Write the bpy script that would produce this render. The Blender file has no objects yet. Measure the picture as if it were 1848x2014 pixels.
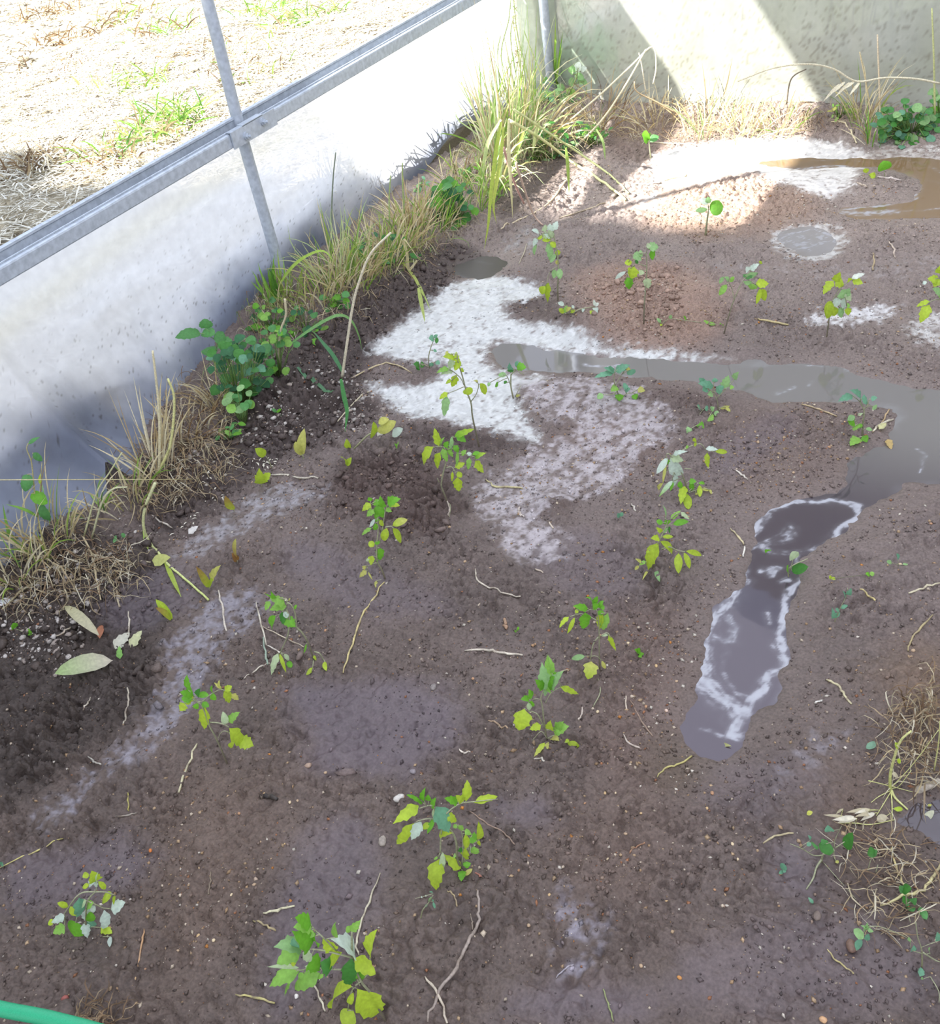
import bpy, math, random
import numpy as np
from mathutils import Vector, Matrix

# ------------------------------------------------------------------ camera
FPX = 1950.0; CX, CY = 924.0, 1007.0; CAMH = 1.5
def _basis():
    n = np.array([456.0, 2393.0, FPX]); n /= np.linalg.norm(n)
    d = np.array([1480.0, -1877.0, FPX]); d -= n*d.dot(n); d /= np.linalg.norm(d)
    return np.array([np.cross(d, -n), d, -n])
M = _basis()                                   # rows: world axes in camera (y down) coordinates
CAM = np.array([0.0, 0.0, CAMH])
sc = bpy.context.scene
cam_d = bpy.data.cameras.new('camera'); cam = bpy.data.objects.new('camera', cam_d)
sc.collection.objects.link(cam)
R, D_, F_ = M[:, 0], M[:, 1], M[:, 2]
cam.matrix_world = Matrix(((R[0], -D_[0], -F_[0], 0), (R[1], -D_[1], -F_[1], 0), (R[2], -D_[2], -F_[2], CAMH), (0, 0, 0, 1)))
cam_d.sensor_fit = 'HORIZONTAL'; cam_d.sensor_width = 36.0; cam_d.lens = FPX/1848*36
cam_d.clip_start = 0.02; cam_d.clip_end = 200
sc.camera = cam
# ------------------------------------------------------------------ world, sun, exposure
w = bpy.data.worlds.new('sky'); sc.world = w; w.use_nodes = True
wn = w.node_tree; bg = wn.nodes['Background']
tc = wn.nodes.new('ShaderNodeTexCoord'); sx = wn.nodes.new('ShaderNodeSeparateXYZ')
rp = wn.nodes.new('ShaderNodeValToRGB')
rp.color_ramp.elements[0].position = 0.0; rp.color_ramp.elements[0].color = (0.93, 0.95, 1.0, 1)
rp.color_ramp.elements[1].position = 0.9; rp.color_ramp.elements[1].color = (0.66, 0.78, 1.0, 1)
wn.links.new(tc.outputs['Generated'], sx.inputs[0]); wn.links.new(sx.outputs['Z'], rp.inputs[0])
wn.links.new(rp.outputs[0], bg.inputs['Color']); bg.inputs['Strength'].default_value = 1.75
SUN = Vector((-0.73, -0.80, 1.0)).normalized()
sl = bpy.data.lights.new('sun', 'SUN'); sl.energy = 22.0; sl.angle = math.radians(0.9); sl.color = (1.0, 0.98, 0.95)
so = bpy.data.objects.new('sun', sl); sc.collection.objects.link(so)
so.rotation_euler = SUN.to_track_quat('Z', 'Y').to_euler(); so.location = (-5, -3, 8)
sc.view_settings.view_transform = 'Standard'; sc.view_settings.look = 'None'
sc.view_settings.exposure = 0.0; sc.view_settings.gamma = 1.0; sc.view_settings.use_curve_mapping = False
sc.cycles.max_bounces = 8; sc.cycles.diffuse_bounces = 4; sc.cycles.transparent_max_bounces = 12

rnd = random.Random(11)
rng = np.random.default_rng(5)
def lin(c):
    c = np.asarray(c, float)/255.0
    return np.where(c <= 0.04045, c/12.92, ((c+0.055)/1.055)**2.4)
# ------------------------------------------------------------------ pixel <-> world
def ray(px, py): return M @ np.array([px-CX, py-CY, FPX])
def P(px, py, z=0.0):
    r = ray(px, py); return CAM + r*((z-CAMH)/r[2])
def onX(px, py, X):
    r = ray(px, py); return CAM + r*(X/r[0])
def onY(px, py, Y):
    r = ray(px, py); return CAM + r*(Y/r[1])
FH = np.array([M[0, 2], M[1, 2]]); FH /= np.linalg.norm(FH)
def atD(px, py, D):
    r = ray(px, py); return CAM + r*(D/(r[0]*FH[0]+r[1]*FH[1]))
def depth(p): return p[0]*FH[0]+p[1]*FH[1]
# ------------------------------------------------------------------ numpy noise
def _h(ix, iy, s):
    n = (ix.astype(np.int64)*374761393 + iy.astype(np.int64)*668265263 + s*1274126177) & 0xffffffff
    n = ((n ^ (n >> 13))*1274126177) & 0xffffffff
    n = (n ^ (n >> 16)) & 0xffffffff
    return n/4294967295.0
def vn(x, y, s=0):
    ix, iy = np.floor(x), np.floor(y); fx, fy = x-ix, y-iy
    fx = fx*fx*(3-2*fx); fy = fy*fy*(3-2*fy)
    a, b, c, d = _h(ix, iy, s), _h(ix+1, iy, s), _h(ix, iy+1, s), _h(ix+1, iy+1, s)
    return (a*(1-fx)+b*fx)*(1-fy)+(c*(1-fx)+d*fx)*fy*1.0
def fbm(x, y, sc_, oct=4, s=0, g=0.5):
    r = 0; a = 1; t = 0; f = 1/sc_
    for i in range(oct):
        r = r + a*vn(x*f+17.3*i, y*f-9.1*i, s+i); t += a; a *= g; f *= 2.03
    return r/t*2-1
def worley(x, y, sc_, s=0):
    X, Y = x/sc_, y/sc_; ix, iy = np.floor(X), np.floor(Y); m = np.full(np.shape(X), 9.0)
    for dx in (-1, 0, 1):
        for dy in (-1, 0, 1):
            jx, jy = ix+dx, iy+dy
            d = (jx+_h(jx, jy, s)-X)**2+(jy+_h(jx, jy, s+7)-Y)**2
            m = np.minimum(m, d)
    return np.sqrt(m)
def ss(a, b, x):
    t = np.clip((x-a)/(b-a), 0, 1); return t*t*(3-2*t)
def wp(poly): return np.array([P(a, b)[:2] for a, b in poly])
def chaikin(p, k=1):
    for _ in range(k):
        q = np.roll(p, -1, 0); p = np.stack([.75*p+.25*q, .25*p+.75*q], 1).reshape(-1, 2)
    return p
def seg_d(x, y, pts, closed):
    n = len(pts); d = np.full(x.shape, 1e9)
    for i in range(n if closed else n-1):
        a, b = pts[i], pts[(i+1) % n]; e = b-a; L = e.dot(e)+1e-12
        t = np.clip(((x-a[0])*e[0]+(y-a[1])*e[1])/L, 0, 1)
        d = np.minimum(d, (x-a[0]-t*e[0])**2+(y-a[1]-t*e[1])**2)
    return np.sqrt(d)
def sdist(x, y, poly, pad=0.3):
    """signed distance (negative inside) of points to a pixel-traced outline laid on the ground"""
    pts = chaikin(wp(poly), 1); out = np.full(x.shape, pad)
    lo, hi = pts.min(0)-pad, pts.max(0)+pad
    k = (x > lo[0]) & (x < hi[0]) & (y > lo[1]) & (y < hi[1])
    xs, ys = x[k], y[k]; ins = np.zeros(xs.shape, bool); n = len(pts)
    for i in range(n):
        a, b = pts[i], pts[(i+1) % n]
        c = ((a[1] > ys) != (b[1] > ys))
        ins ^= c & (xs < (b[0]-a[0])*(ys-a[1])/(b[1]-a[1]+1e-15)+a[0])
    d = seg_d(xs, ys, pts, True)
    out[k] = np.where(ins, -d, np.minimum(d, pad)); return out
# ------------------------------------------------------------------ materials
def new_mat(name):
    m = bpy.data.materials.new(name); m.use_nodes = True; nt = m.node_tree
    return m, nt, nt.nodes['Principled BSDF'], nt.nodes['Material Output']
def node(nt, t, **kw):
    n = nt.nodes.new(t)
    for k, v in kw.items(): setattr(n, k, v)
    return n
def attr(nt, name):
    return node(nt, 'ShaderNodeAttribute', attribute_name=name)
def mul_noise(nt, colsock, scale, lo, hi, detail=4):
    tcn = node(nt, 'ShaderNodeTexCoord'); nz = node(nt, 'ShaderNodeTexNoise'); nz.inputs['Scale'].default_value = scale
    nz.inputs['Detail'].default_value = detail
    nt.links.new(tcn.outputs['Object'], nz.inputs['Vector'])
    mr = node(nt, 'ShaderNodeMapRange'); mr.inputs['From Min'].default_value = 0.3; mr.inputs['From Max'].default_value = 0.7
    mr.inputs['To Min'].default_value = lo; mr.inputs['To Max'].default_value = hi
    nt.links.new(nz.outputs['Fac'], mr.inputs['Value'])
    mx = node(nt, 'ShaderNodeVectorMath', operation='SCALE')
    nt.links.new(colsock, mx.inputs[0]); nt.links.new(mr.outputs[0], mx.inputs['Scale'])
    return mx.outputs[0], nz
def mat_soil():
    m, nt, b, o = new_mat('wet_soil')
    a = attr(nt, 'col'); r = attr(nt, 'rough')
    c, nz = mul_noise(nt, a.outputs['Color'], 200, 0.74, 1.3, 6)
    ca = attr(nt, 'calm'); mxc = node(nt, 'ShaderNodeMix', data_type='RGBA')
    nt.links.new(ca.outputs['Fac'], mxc.inputs[0]); nt.links.new(c, mxc.inputs[6]); nt.links.new(a.outputs['Color'], mxc.inputs[7])
    nt.links.new(mxc.outputs[2], b.inputs['Base Color'])
    nt.links.new(r.outputs['Fac'], b.inputs['Roughness'])
    b.inputs['IOR'].default_value = 1.38
    bp = node(nt, 'ShaderNodeBump'); bp.inputs['Distance'].default_value = 0.0026
    mr = node(nt, 'ShaderNodeMapRange'); mr.inputs['From Min'].default_value = 0.15; mr.inputs['From Max'].default_value = 0.7
    mr.inputs['To Min'].default_value = 0.12; mr.inputs['To Max'].default_value = 0.9
    nt.links.new(r.outputs['Fac'], mr.inputs['Value']); inv = node(nt, 'ShaderNodeMath', operation='SUBTRACT'); inv.inputs[0].default_value = 1.0; nt.links.new(ca.outputs['Fac'], inv.inputs[1])
    ml = node(nt, 'ShaderNodeMath', operation='MULTIPLY'); nt.links.new(mr.outputs[0], ml.inputs[0]); nt.links.new(inv.outputs[0], ml.inputs[1]); nt.links.new(ml.outputs[0], bp.inputs['Strength'])
    nt.links.new(nz.outputs['Fac'], bp.inputs['Height']); nt.links.new(bp.outputs[0], b.inputs['Normal'])
    return m
def mat_water():
    m, nt, b, o = new_mat('muddy_water')
    a = attr(nt, 'col'); r = attr(nt, 'rough')
    nt.links.new(a.outputs['Color'], b.inputs['Base Color']); nt.links.new(r.outputs['Fac'], b.inputs['Roughness'])
    b.inputs['IOR'].default_value = 1.6; b.inputs['Specular Tint'].default_value = (.92, .93, 1, 1)
    tcn = node(nt, 'ShaderNodeTexCoord'); nz = node(nt, 'ShaderNodeTexNoise'); nz.inputs['Scale'].default_value = 9
    nt.links.new(tcn.outputs['Object'], nz.inputs['Vector'])
    bp = node(nt, 'ShaderNodeBump'); bp.inputs['Distance'].default_value = 0.002; bp.inputs['Strength'].default_value = 0.25
    nt.links.new(nz.outputs['Fac'], bp.inputs['Height']); nt.links.new(bp.outputs[0], b.inputs['Normal'])
    return m
def mat_leaf():
    m, nt, b, o = new_mat('leaf')
    a = attr(nt, 'col'); c, nz = mul_noise(nt, a.outputs['Color'], 160, 0.86, 1.12, 3)
    nt.links.new(c, b.inputs['Base Color']); b.inputs['Roughness'].default_value = 0.5
    b.inputs['Specular IOR Level'].default_value = 0.35
    tr = node(nt, 'ShaderNodeBsdfTranslucent'); mx = node(nt, 'ShaderNodeMixShader'); mx.inputs[0].default_value = 0.38
    nt.links.new(c, tr.inputs['Color']); nt.links.new(b.outputs[0], mx.inputs[1]); nt.links.new(tr.outputs[0], mx.inputs[2])
    nt.links.new(mx.outputs[0], o.inputs['Surface']); return m
def mat_dry():
    m, nt, b, o = new_mat('straw_and_stem')
    a = attr(nt, 'col'); c, nz = mul_noise(nt, a.outputs['Color'], 220, 0.75, 1.2, 3)
    nt.links.new(c, b.inputs['Base Color']); b.inputs['Roughness'].default_value = 0.6; return m
def mat_metal():
    m, nt, b, o = new_mat('galvanised_steel')
    tcn = node(nt, 'ShaderNodeTexCoord'); nz = node(nt, 'ShaderNodeTexNoise'); nz.inputs['Scale'].default_value = 60; nz.inputs['Detail'].default_value = 8
    nt.links.new(tcn.outputs['Object'], nz.inputs['Vector'])
    cr = node(nt, 'ShaderNodeValToRGB'); cr.color_ramp.elements[0].color = (0.40, 0.44, 0.49, 1); cr.color_ramp.elements[1].color = (0.52, 0.57, 0.63, 1)
    cr.color_ramp.elements[0].position = 0.35; cr.color_ramp.elements[1].position = 0.65
    nt.links.new(nz.outputs['Fac'], cr.inputs[0]); nt.links.new(cr.outputs[0], b.inputs['Base Color'])
    b.inputs['Metallic'].default_value = 0.3; b.inputs['Roughness'].default_value = 0.48
    bp = node(nt, 'ShaderNodeBump'); bp.inputs['Distance'].default_value = 0.0008; bp.inputs['Strength'].default_value = 0.3
    nt.links.new(nz.outputs['Fac'], bp.inputs['Height']); nt.links.new(bp.outputs[0], b.inputs['Normal']); return m
def mat_film(name, base, opac, clear, dirt=None):
    """polythene: part translucent, part diffuse (dirty), a little clear; colour from the 'col' attribute where given"""
    m, nt, b, o = new_mat(name)
    if dirt:
        a = attr(nt, 'col'); cs, nz = mul_noise(nt, a.outputs['Color'], 30, 0.93, 1.05, 5)
        fa = attr(nt, 'opac').outputs['Fac']
    else:
        rgb = node(nt, 'ShaderNodeRGB'); rgb.outputs[0].default_value = (*base, 1); cs = rgb.outputs[0]; fa = None
    df = b; nt.links.new(cs, b.inputs['Base Color']); b.inputs['Roughness'].default_value = 0.35
    tr = node(nt, 'ShaderNodeBsdfTranslucent'); nt.links.new(cs, tr.inputs['Color'])
    tp = node(nt, 'ShaderNodeBsdfTransparent'); tp.inputs['Color'].default_value = (0.95, 0.97, 1, 1)
    m1 = node(nt, 'ShaderNodeMixShader'); m2 = node(nt, 'ShaderNodeMixShader')
    nt.links.new(tr.outputs[0], m1.inputs[1]); nt.links.new(df.outputs[0], m1.inputs[2])
    if fa: nt.links.new(fa, m1.inputs[0])
    else: m1.inputs[0].default_value = opac
    nt.links.new(m1.outputs[0], m2.inputs[1]); nt.links.new(tp.outputs[0], m2.inputs[2]); m2.inputs[0].default_value = clear
    nt.links.new(m2.outputs[0], o.inputs['Surface']); return m
SOIL, WATER, LEAF, DRY, METAL = mat_soil(), mat_water(), mat_leaf(), mat_dry(), mat_metal()
FILM_L = mat_film('side_film', (1, 1, 1), 0.25, 0.10, True)
FILM_B = mat_film('end_film', (1, 1, 1), 0.3, 0.05, True)
FILM_R = mat_film('roof_film', (0.37, 0.38, 0.43), 0.10, 0.05)
# ------------------------------------------------------------------ mesh building
def raw_mesh(name, V, Fq, col=None, rough=None, smooth=True, extra=None):
    """V (n,3), Fq (m,k) arrays -> mesh"""
    me = bpy.data.meshes.new(name); V = np.asarray(V, np.float32); Fq = np.asarray(Fq, np.int32)
    m, k = Fq.shape
    me.vertices.add(len(V)); me.vertices.foreach_set('co', V.ravel())
    me.loops.add(m*k); me.loops.foreach_set('vertex_index', Fq.ravel())
    me.polygons.add(m); me.polygons.foreach_set('loop_start', np.arange(0, m*k, k, dtype=np.int32))
    me.polygons.foreach_set('loop_total', np.full(m, k, np.int32))
    me.update(calc_edges=True)
    if smooth: me.polygons.foreach_set('use_smooth', np.ones(m, bool))
    if col is not None:
        a = me.attributes.new('col', 'FLOAT_COLOR', 'POINT')
        c = np.ones((len(V), 4), np.float32); c[:, :3] = col; a.data.foreach_set('color', c.ravel())
    for nm, arr in (('rough', rough),) + tuple(extra or ()):
        if arr is not None:
            a = me.attributes.new(nm, 'FLOAT', 'POINT'); a.data.foreach_set('value', np.asarray(arr, np.float32).ravel())
    return me
COL = sc.collection.objects
def link(name, me, mat=None, parent=None, loc=None):
    o = bpy.data.objects.new(name, me); COL.link(o)
    if mat is not None: me.materials.append(mat)
    if parent is not None: o.parent = parent
    if loc is not None: o.location = loc
    return o
def tag(o, label, cat, group=None, kind=None):
    if label: o['label'] = label
    if cat: o['category'] = cat
    if group: o['group'] = group
    if kind: o['kind'] = kind
    return o
def empty(name, loc, label, cat, group=None):
    o = bpy.data.objects.new(name, None); COL.link(o); o.location = loc; o.empty_display_size = 0.02
    return tag(o, label, cat, group)
class MB:
    def __init__(s): s.v = []; s.f = []; s.c = []; s.n = 0
    def add(s, V, F, col):
        V = np.asarray(V, float); s.v.append(V); s.f += [tuple(i+s.n for i in f) for f in F]
        c = np.broadcast_to(np.asarray(col, float), (len(V), 3)); s.c.append(c); s.n += len(V)
    def tube(s, pts, rad, col, n=5, cap=True):
        pts = [np.asarray(p, float) for p in pts]; m = len(pts)
        rad = [rad]*m if np.isscalar(rad) else rad
        V = []; up = np.array([0.31, 0.17, 0.93]); 
        for i in range(m):
            t = pts[min(i+1, m-1)]-pts[max(i-1, 0)]; t /= (np.linalg.norm(t)+1e-12)
            if abs(t.dot(up)) > 0.97: up = np.array([1.0, 0.1, 0.1])
            a = np.cross(t, up); a /= np.linalg.norm(a); b = np.cross(t, a); up = up if i else up
            for k in range(n):
                an = 2*math.pi*k/n; V.append(pts[i]+rad[i]*(a*math.cos(an)+b*math.sin(an)))
        F = [(i*n+k, i*n+(k+1) % n, (i+1)*n+(k+1) % n, (i+1)*n+k) for i in range(m-1) for k in range(n)]
        if cap: F += [tuple(range(n))[::-1], tuple((m-1)*n+k for k in range(n))]
        cc = np.asarray(col, float)
        if cc.ndim == 2: cc = np.repeat(cc, n, axis=0)
        s.add(V, F, cc)
    def ribbon(s, pts, wid, nrm, col, fold=0.25):
        """grass blade: tapering strip with a fold down the middle"""
        pts = [np.asarray(p, float) for p in pts]; m = len(pts); V = []
        for i in range(m):
            t = pts[min(i+1, m-1)]-pts[max(i-1, 0)]; t /= (np.linalg.norm(t)+1e-12)
            a = np.cross(t, nrm); a /= (np.linalg.norm(a)+1e-9); b = np.cross(a, t)
            u = i/(m-1); ww = wid*0.5*(min(1, 0.55+1.6*u) if u < 0.3 else max(0.04, 1-((u-0.3)/0.7)**2.2))
            V += [pts[i]-a*ww+b*ww*fold, pts[i], pts[i]+a*ww+b*ww*fold]
        F = []
        for i in range(m-1):
            j = 3*i; F += [(j, j+1, j+4, j+3), (j+1, j+2, j+5, j+4)]
        cc = np.asarray(col, float)
        if cc.ndim == 2: cc = np.repeat(cc, 3, axis=0)
        s.add(V, F, cc)
    def mesh(s, name, smooth=True, origin=None):
        me = bpy.data.meshes.new(name); V = np.concatenate(s.v)
        if origin is not None: V = V-np.asarray(origin)
        me.from_pydata(V.tolist(), [], s.f)
        a = me.attributes.new('col', 'FLOAT_COLOR', 'POINT')
        c = np.ones((len(V), 4), np.float32); c[:, :3] = np.concatenate(s.c); a.data.foreach_set('color', c.ravel())
        if smooth: me.polygons.foreach_set('use_smooth', np.ones(len(me.polygons), bool))
        return me
    def build(s, name, mat, parent=None, origin=None, smooth=True):
        if origin is None and parent is not None: origin = np.array(parent.location)
        return link(name, s.mesh(name, smooth, origin), mat, parent, None if parent is not None else origin)
def catmull(pts, k=4):
    pts = [np.asarray(p, float) for p in pts]
    if len(pts) < 3 or k < 2: 
        return [pts[0]+(pts[-1]-pts[0])*i/k for i in range(k+1)] if len(pts) == 2 else pts
    q = [2*pts[0]-pts[1]]+pts+[2*pts[-1]-pts[-2]]; out = []
    for i in range(1, len(q)-2):
        for j in range(k):
            t = j/k; a, b, c, d = q[i-1], q[i], q[i+1], q[i+2]
            out.append(0.5*((2*b)+(c-a)*t+(2*a-5*b+4*c-d)*t*t+(3*b-a-3*c+d)*t**3))
    out.append(pts[-1]); return out
# ================================================================== GROUND
W1 = [(950,685),(1000,668),(1100,690),(1180,694),(1300,704),(1430,706),(1480,716),(1560,708),(1640,718),(1700,735),(1760,748),(1900,775),(1900,960),(1790,950),(1740,985),(1690,1032),(1620,1065),(1590,1110),(1552,1180),(1548,1250),(1540,1300),(1556,1370),(1490,1415),(1470,1470),(1420,1495),(1362,1492),(1335,1440),(1350,1380),(1380,1320),(1368,1250),(1388,1205),(1450,1165),(1462,1100),(1470,1035),(1505,990),(1600,970),(1655,962),(1665,920),(1700,880),(1752,850),(1775,805),(1700,793),(1600,792),(1500,786),(1440,762),(1300,748),(1200,738),(1100,730),(1000,735)]
W2 = [(1470,318),(1560,308),(1700,312),(1780,304),(1900,318),(1900,430),(1800,428),(1690,432),(1635,410),(1720,402),(1790,396),(1812,370),(1795,345),(1740,332),(1650,328),(1560,332)]
W3 = [(1535,455),(1565,446),(1610,446),(1645,462),(1640,490),(1600,504),(1562,500),(1540,480)]
W4 = [(885,540),(905,515),(960,502),(1010,515),(975,540),(930,552)]
W5 = [(1745,1600),(1785,1560),(1880,1530),(1880,1670),(1800,1655),(1750,1635)]
FOAM = [(715,692),(760,660),(835,612),(862,575),(900,552),(990,542),(1078,568),(1064,592),(1000,596),(988,614),(1012,636),(1080,646),(1140,656),(1182,684),(1250,690),(1440,700),(1440,712),(1250,708),(1100,692),(1000,668),(946,690),(962,722),(1010,735),(1064,738),(1085,752),(1010,772),(1030,820),(1068,866),(1000,864),(900,840),(800,824),(765,796),(712,775),(740,752),(800,764),(870,748),(880,716),(800,718)]
SILT = [  # outline, strength, colour (sRGB), speckle size
 (FOAM, 1.0, (190,191,188), .012),
 ([(1000,738),(1100,742),(1240,750),(1300,800),(1345,830),(1310,885),(1255,905),(1245,955),(1150,990),(1060,997),(1130,1090),(1085,1118),(990,1105),(940,1010),(925,940),(990,920),(1060,880),(1150,850),(1060,820),(1010,780)], .66, (172,165,166), .012),
 ([(500,965),(640,948),(652,990),(540,1022),(440,1072),(370,1112),(335,1092),(420,1030)], .6, (150,147,150), .012),
 ([(440,1160),(520,1160),(532,1212),(470,1250),(425,1330),(385,1420),(335,1472),(250,1520),(190,1560),(130,1645),(65,1650),(50,1600),(150,1540),(270,1440),(322,1340),(325,1260),(380,1190)], .62, (138,134,141), .013),
 ([(1088,1765),(1200,1760),(1212,1850),(1180,1945),(1100,1962),(1080,1850)], .5, (150,146,156), .014),
 ([(1290,300),(1370,288),(1500,275),(1700,288),(1700,345),(1655,400),(1560,385),(1500,340),(1440,345),(1370,372),(1300,372),(1282,320)], .95, (210,206,200), .02),
 ([(1560,640),(1640,622),(1770,600),(1745,640),(1600,655)], .8, (200,198,196), .012),
 ([(1780,625),(1900,600),(1900,710),(1800,685)], .75, (195,192,188), .012),
 ([(1400,512),(1600,530),(1800,500),(1900,515),(1900,560),(1700,575),(1500,562),(1380,532)], .32, (165,160,158), .015),
 ([(1240,385),(1325,378),(1300,425),(1245,425)], .55, (185,182,178), .015),
 ([(975,475),(1060,440),(1066,500),(1000,512)], .45, (160,160,158), .015),
 ([(1660,300),(1900,280),(1900,330),(1700,318)], .6, (190,185,178), .015),
 ([(1560,1440),(1690,1425),(1645,1505),(1510,1605),(1478,1625),(1500,1560)], .38, (140,136,142), .013),
 ([(1520,445),(1660,440),(1668,500),(1600,520),(1530,500)], .8, (190,188,184), .02),
 ([(1690,280),(1850,282),(1850,300),(1700,300)], .5, (180,175,168), .02),
 ([(1640,1040),(1848,960),(1848,1010),(1700,1050)], .2, (150,146,150), .02)]
SMOOTH = [([(540,1340),(700,1330),(900,1360),(930,1420),(880,1500),(760,1560),(640,1540),(560,1420)],.85),
 ([(560,1700),(690,1570),(740,1620),(760,1760),(700,1900),(600,2014),(520,2014),(500,1840)],.7),
 ([(940,1580),(1090,1560),(1110,1650),(1000,1640)],.8),
 ([(1000,1930),(1230,1900),(1300,2040),(960,2040)],.8),
 ([(20,1680),(260,1640),(330,1720),(150,1800),(0,1820)],.7),
 ([(560,1060),(700,1080),(860,1150),(900,1230),(700,1230),(600,1180),(540,1110)],.55),
 ([(1000,1060),(1200,1040),(1290,1120),(1250,1200),(1080,1180)],.45),
 ([(1380,880),(1560,800),(1600,860),(1500,920),(1400,960)],.5),
 ([(1480,1660),(1530,1630),(1600,1650),(1620,1700),(1600,1800),(1540,1780),(1500,1720)],.7),
 ([(1350,1820),(1700,1800),(1848,1900),(1848,2040),(1300,2040)],.5),
 ([(200,1180),(350,1080),(440,1150),(320,1260),(200,1240)],.6),
 ([(1400,1500),(1560,1480),(1640,1560),(1500,1640),(1380,1600)],.4)]
WARM = [([(1100,540),(1300,520),(1420,560),(1420,690),(1250,690),(1150,640)],.8,(150,122,104)),  # this zone and the next: weak sunlight painted as lighter tan soil
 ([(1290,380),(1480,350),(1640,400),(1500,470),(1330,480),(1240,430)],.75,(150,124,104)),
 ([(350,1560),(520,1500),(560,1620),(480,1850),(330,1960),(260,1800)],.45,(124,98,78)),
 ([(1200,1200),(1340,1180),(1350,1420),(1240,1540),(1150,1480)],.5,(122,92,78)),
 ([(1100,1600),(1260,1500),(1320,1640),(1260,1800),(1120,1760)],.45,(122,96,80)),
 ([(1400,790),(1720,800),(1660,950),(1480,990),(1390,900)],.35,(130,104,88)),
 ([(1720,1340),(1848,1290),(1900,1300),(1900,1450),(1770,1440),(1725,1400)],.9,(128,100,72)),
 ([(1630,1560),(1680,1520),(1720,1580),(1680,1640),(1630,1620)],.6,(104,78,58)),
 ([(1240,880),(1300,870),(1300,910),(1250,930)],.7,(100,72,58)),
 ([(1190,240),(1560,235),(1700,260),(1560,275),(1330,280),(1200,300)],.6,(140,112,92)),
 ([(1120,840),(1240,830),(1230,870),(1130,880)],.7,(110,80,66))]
DARK = [([(-60,1080),(200,1040),(330,1080),(330,1260),(300,1400),(120,1560),(-60,1640)],.8,(54,46,41)),
 ([(250,960),(440,860),(520,760),(680,620),(880,480),(950,500),(900,560),(800,640),(700,720),(760,830),(600,880),(480,960),(300,1090)],.8,(60,50,46)),
 ([(640,930),(740,890),(880,910),(905,1000),(880,1060),(760,1060),(660,1000)],.7,(72,56,50)),
 ([(1040,985),(1110,970),(1130,1010),(1060,1040)],.7,(66,50,44)),
 ([(1050,250),(1180,260),(1150,330),(1040,420),(960,440),(980,340)],.6,(66,56,50)),
 ([(790,850),(900,850),(1040,870),(960,900),(830,890)],.8,(62,50,46)),
 ([(1070,720),(1140,730),(1300,760),(1420,790),(1380,830),(1240,800),(1110,770)],.45,(84,68,62)),
 ([(1000,590),(1080,600),(1160,640),(1080,640),(1010,625)],.6,(78,66,60)),
 ([(1200,280),(1330,290),(1300,320),(1200,330),(1180,300)],.5,(92,72,62)),
 ([(1640,1640),(1800,1640),(1848,1700),(1848,1850),(1740,1760),(1620,1760)],.5,(70,56,48)),
 ([(1290,1460),(1370,1480),(1380,1540),(1290,1530)],.6,(80,68,54))]
MOUND = [((770,985),.13,.024),((690,960),.08,.012),((1075,1000),.06,.016),((1270,890),.05,.012),((1790,1370),.13,.032),
 ((1210,590),.28,.020),((1330,640),.3,.018),((1590,600),.3,.014),((960,870),.12,.014),((850,860),.12,.014),((1150,745),.18,.012),
 ((1350,800),.2,.012),((560,800),.14,.02),((640,790),.1,.018),((400,920),.1,.018),((240,1230),.12,.015),((120,1330),.12,.016),((60,1440),.1,.014),
 ((1590,380),.15,.022),((1180,320),.2,.02),((1720,370),.12,.02),((1120,800),.1,.01),((1680,860),.12,.012),((900,1250),.4,.010),((1100,1700),.3,.010),((1690,1100),.3,.008)]
def grid_axis(fine0, fine1, a, b, d0, d1, coarse):
    out = [fine0]
    while out[-1] < fine1: out.append(out[-1]+d0+(d1-d0)*(out[-1]-fine0)/(fine1-fine0))
    s, q = d0, [fine0]
    while q[-1] > a: s = min(s*1.25, coarse); q.append(q[-1]-s)
    s = d1
    while out[-1] < b: s = min(s*1.25, coarse); out.append(out[-1]+s)
    return np.array(q[:0:-1]+out)
GX = grid_axis(-2.24, 0.12, -2.62, 2.2, 0.0033, 0.0033, .013)
GY = grid_axis(0.12, 4.20, -1.0, 4.62, 0.0027, 0.0062, .05)
X, Y = np.meshgrid(GX, GY); X = X.ravel(); Y = Y.ravel()
wob = fbm(X, Y, .09, 4, 3)*.028+fbm(X, Y, .02, 2, 9)*.008
pud = np.full(X.shape, .3)
for w_ in (W1, W2, W3, W4, W5): pud = np.minimum(pud, sdist(X, Y, w_))
pudw = pud+wob*.8
smooth = np.zeros_like(X)
for poly, k in SMOOTH: smooth = np.maximum(smooth, k*ss(.03, -.05, sdist(X, Y, poly)+wob*1.3))
silt = np.zeros_like(X)
base = np.broadcast_to(lin((88,76,69)), (len(X), 3)).copy()
big = fbm(X, Y, .35, 4, 21)[:, None]; med = fbm(X, Y, .06, 4, 31)[:, None]
base *= (1+.22*big+.25*med)
def blend(c, m): 
    global base
    base = base*(1-m[:, None])+lin(c)*m[:, None]
blend((116,104,99), .6*ss(.7, 1.7, Y+.3*big[:, 0]))  # this and the next blend paint hazy brightness into the far ground
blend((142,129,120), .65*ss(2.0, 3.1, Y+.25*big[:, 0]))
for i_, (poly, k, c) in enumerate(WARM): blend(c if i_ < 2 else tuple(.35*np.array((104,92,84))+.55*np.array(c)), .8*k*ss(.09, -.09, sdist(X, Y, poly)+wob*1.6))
for poly, k, c in DARK: blend(c, k*ss(.05, -.05, sdist(X, Y, poly)+wob*1.6))
blend((92,82,88), smooth*.75)
spk = fbm(X, Y, .016, 3, 41); spk2 = fbm(X, Y, .006, 2, 43); cell = worley(X, Y, .014, 5)
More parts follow.
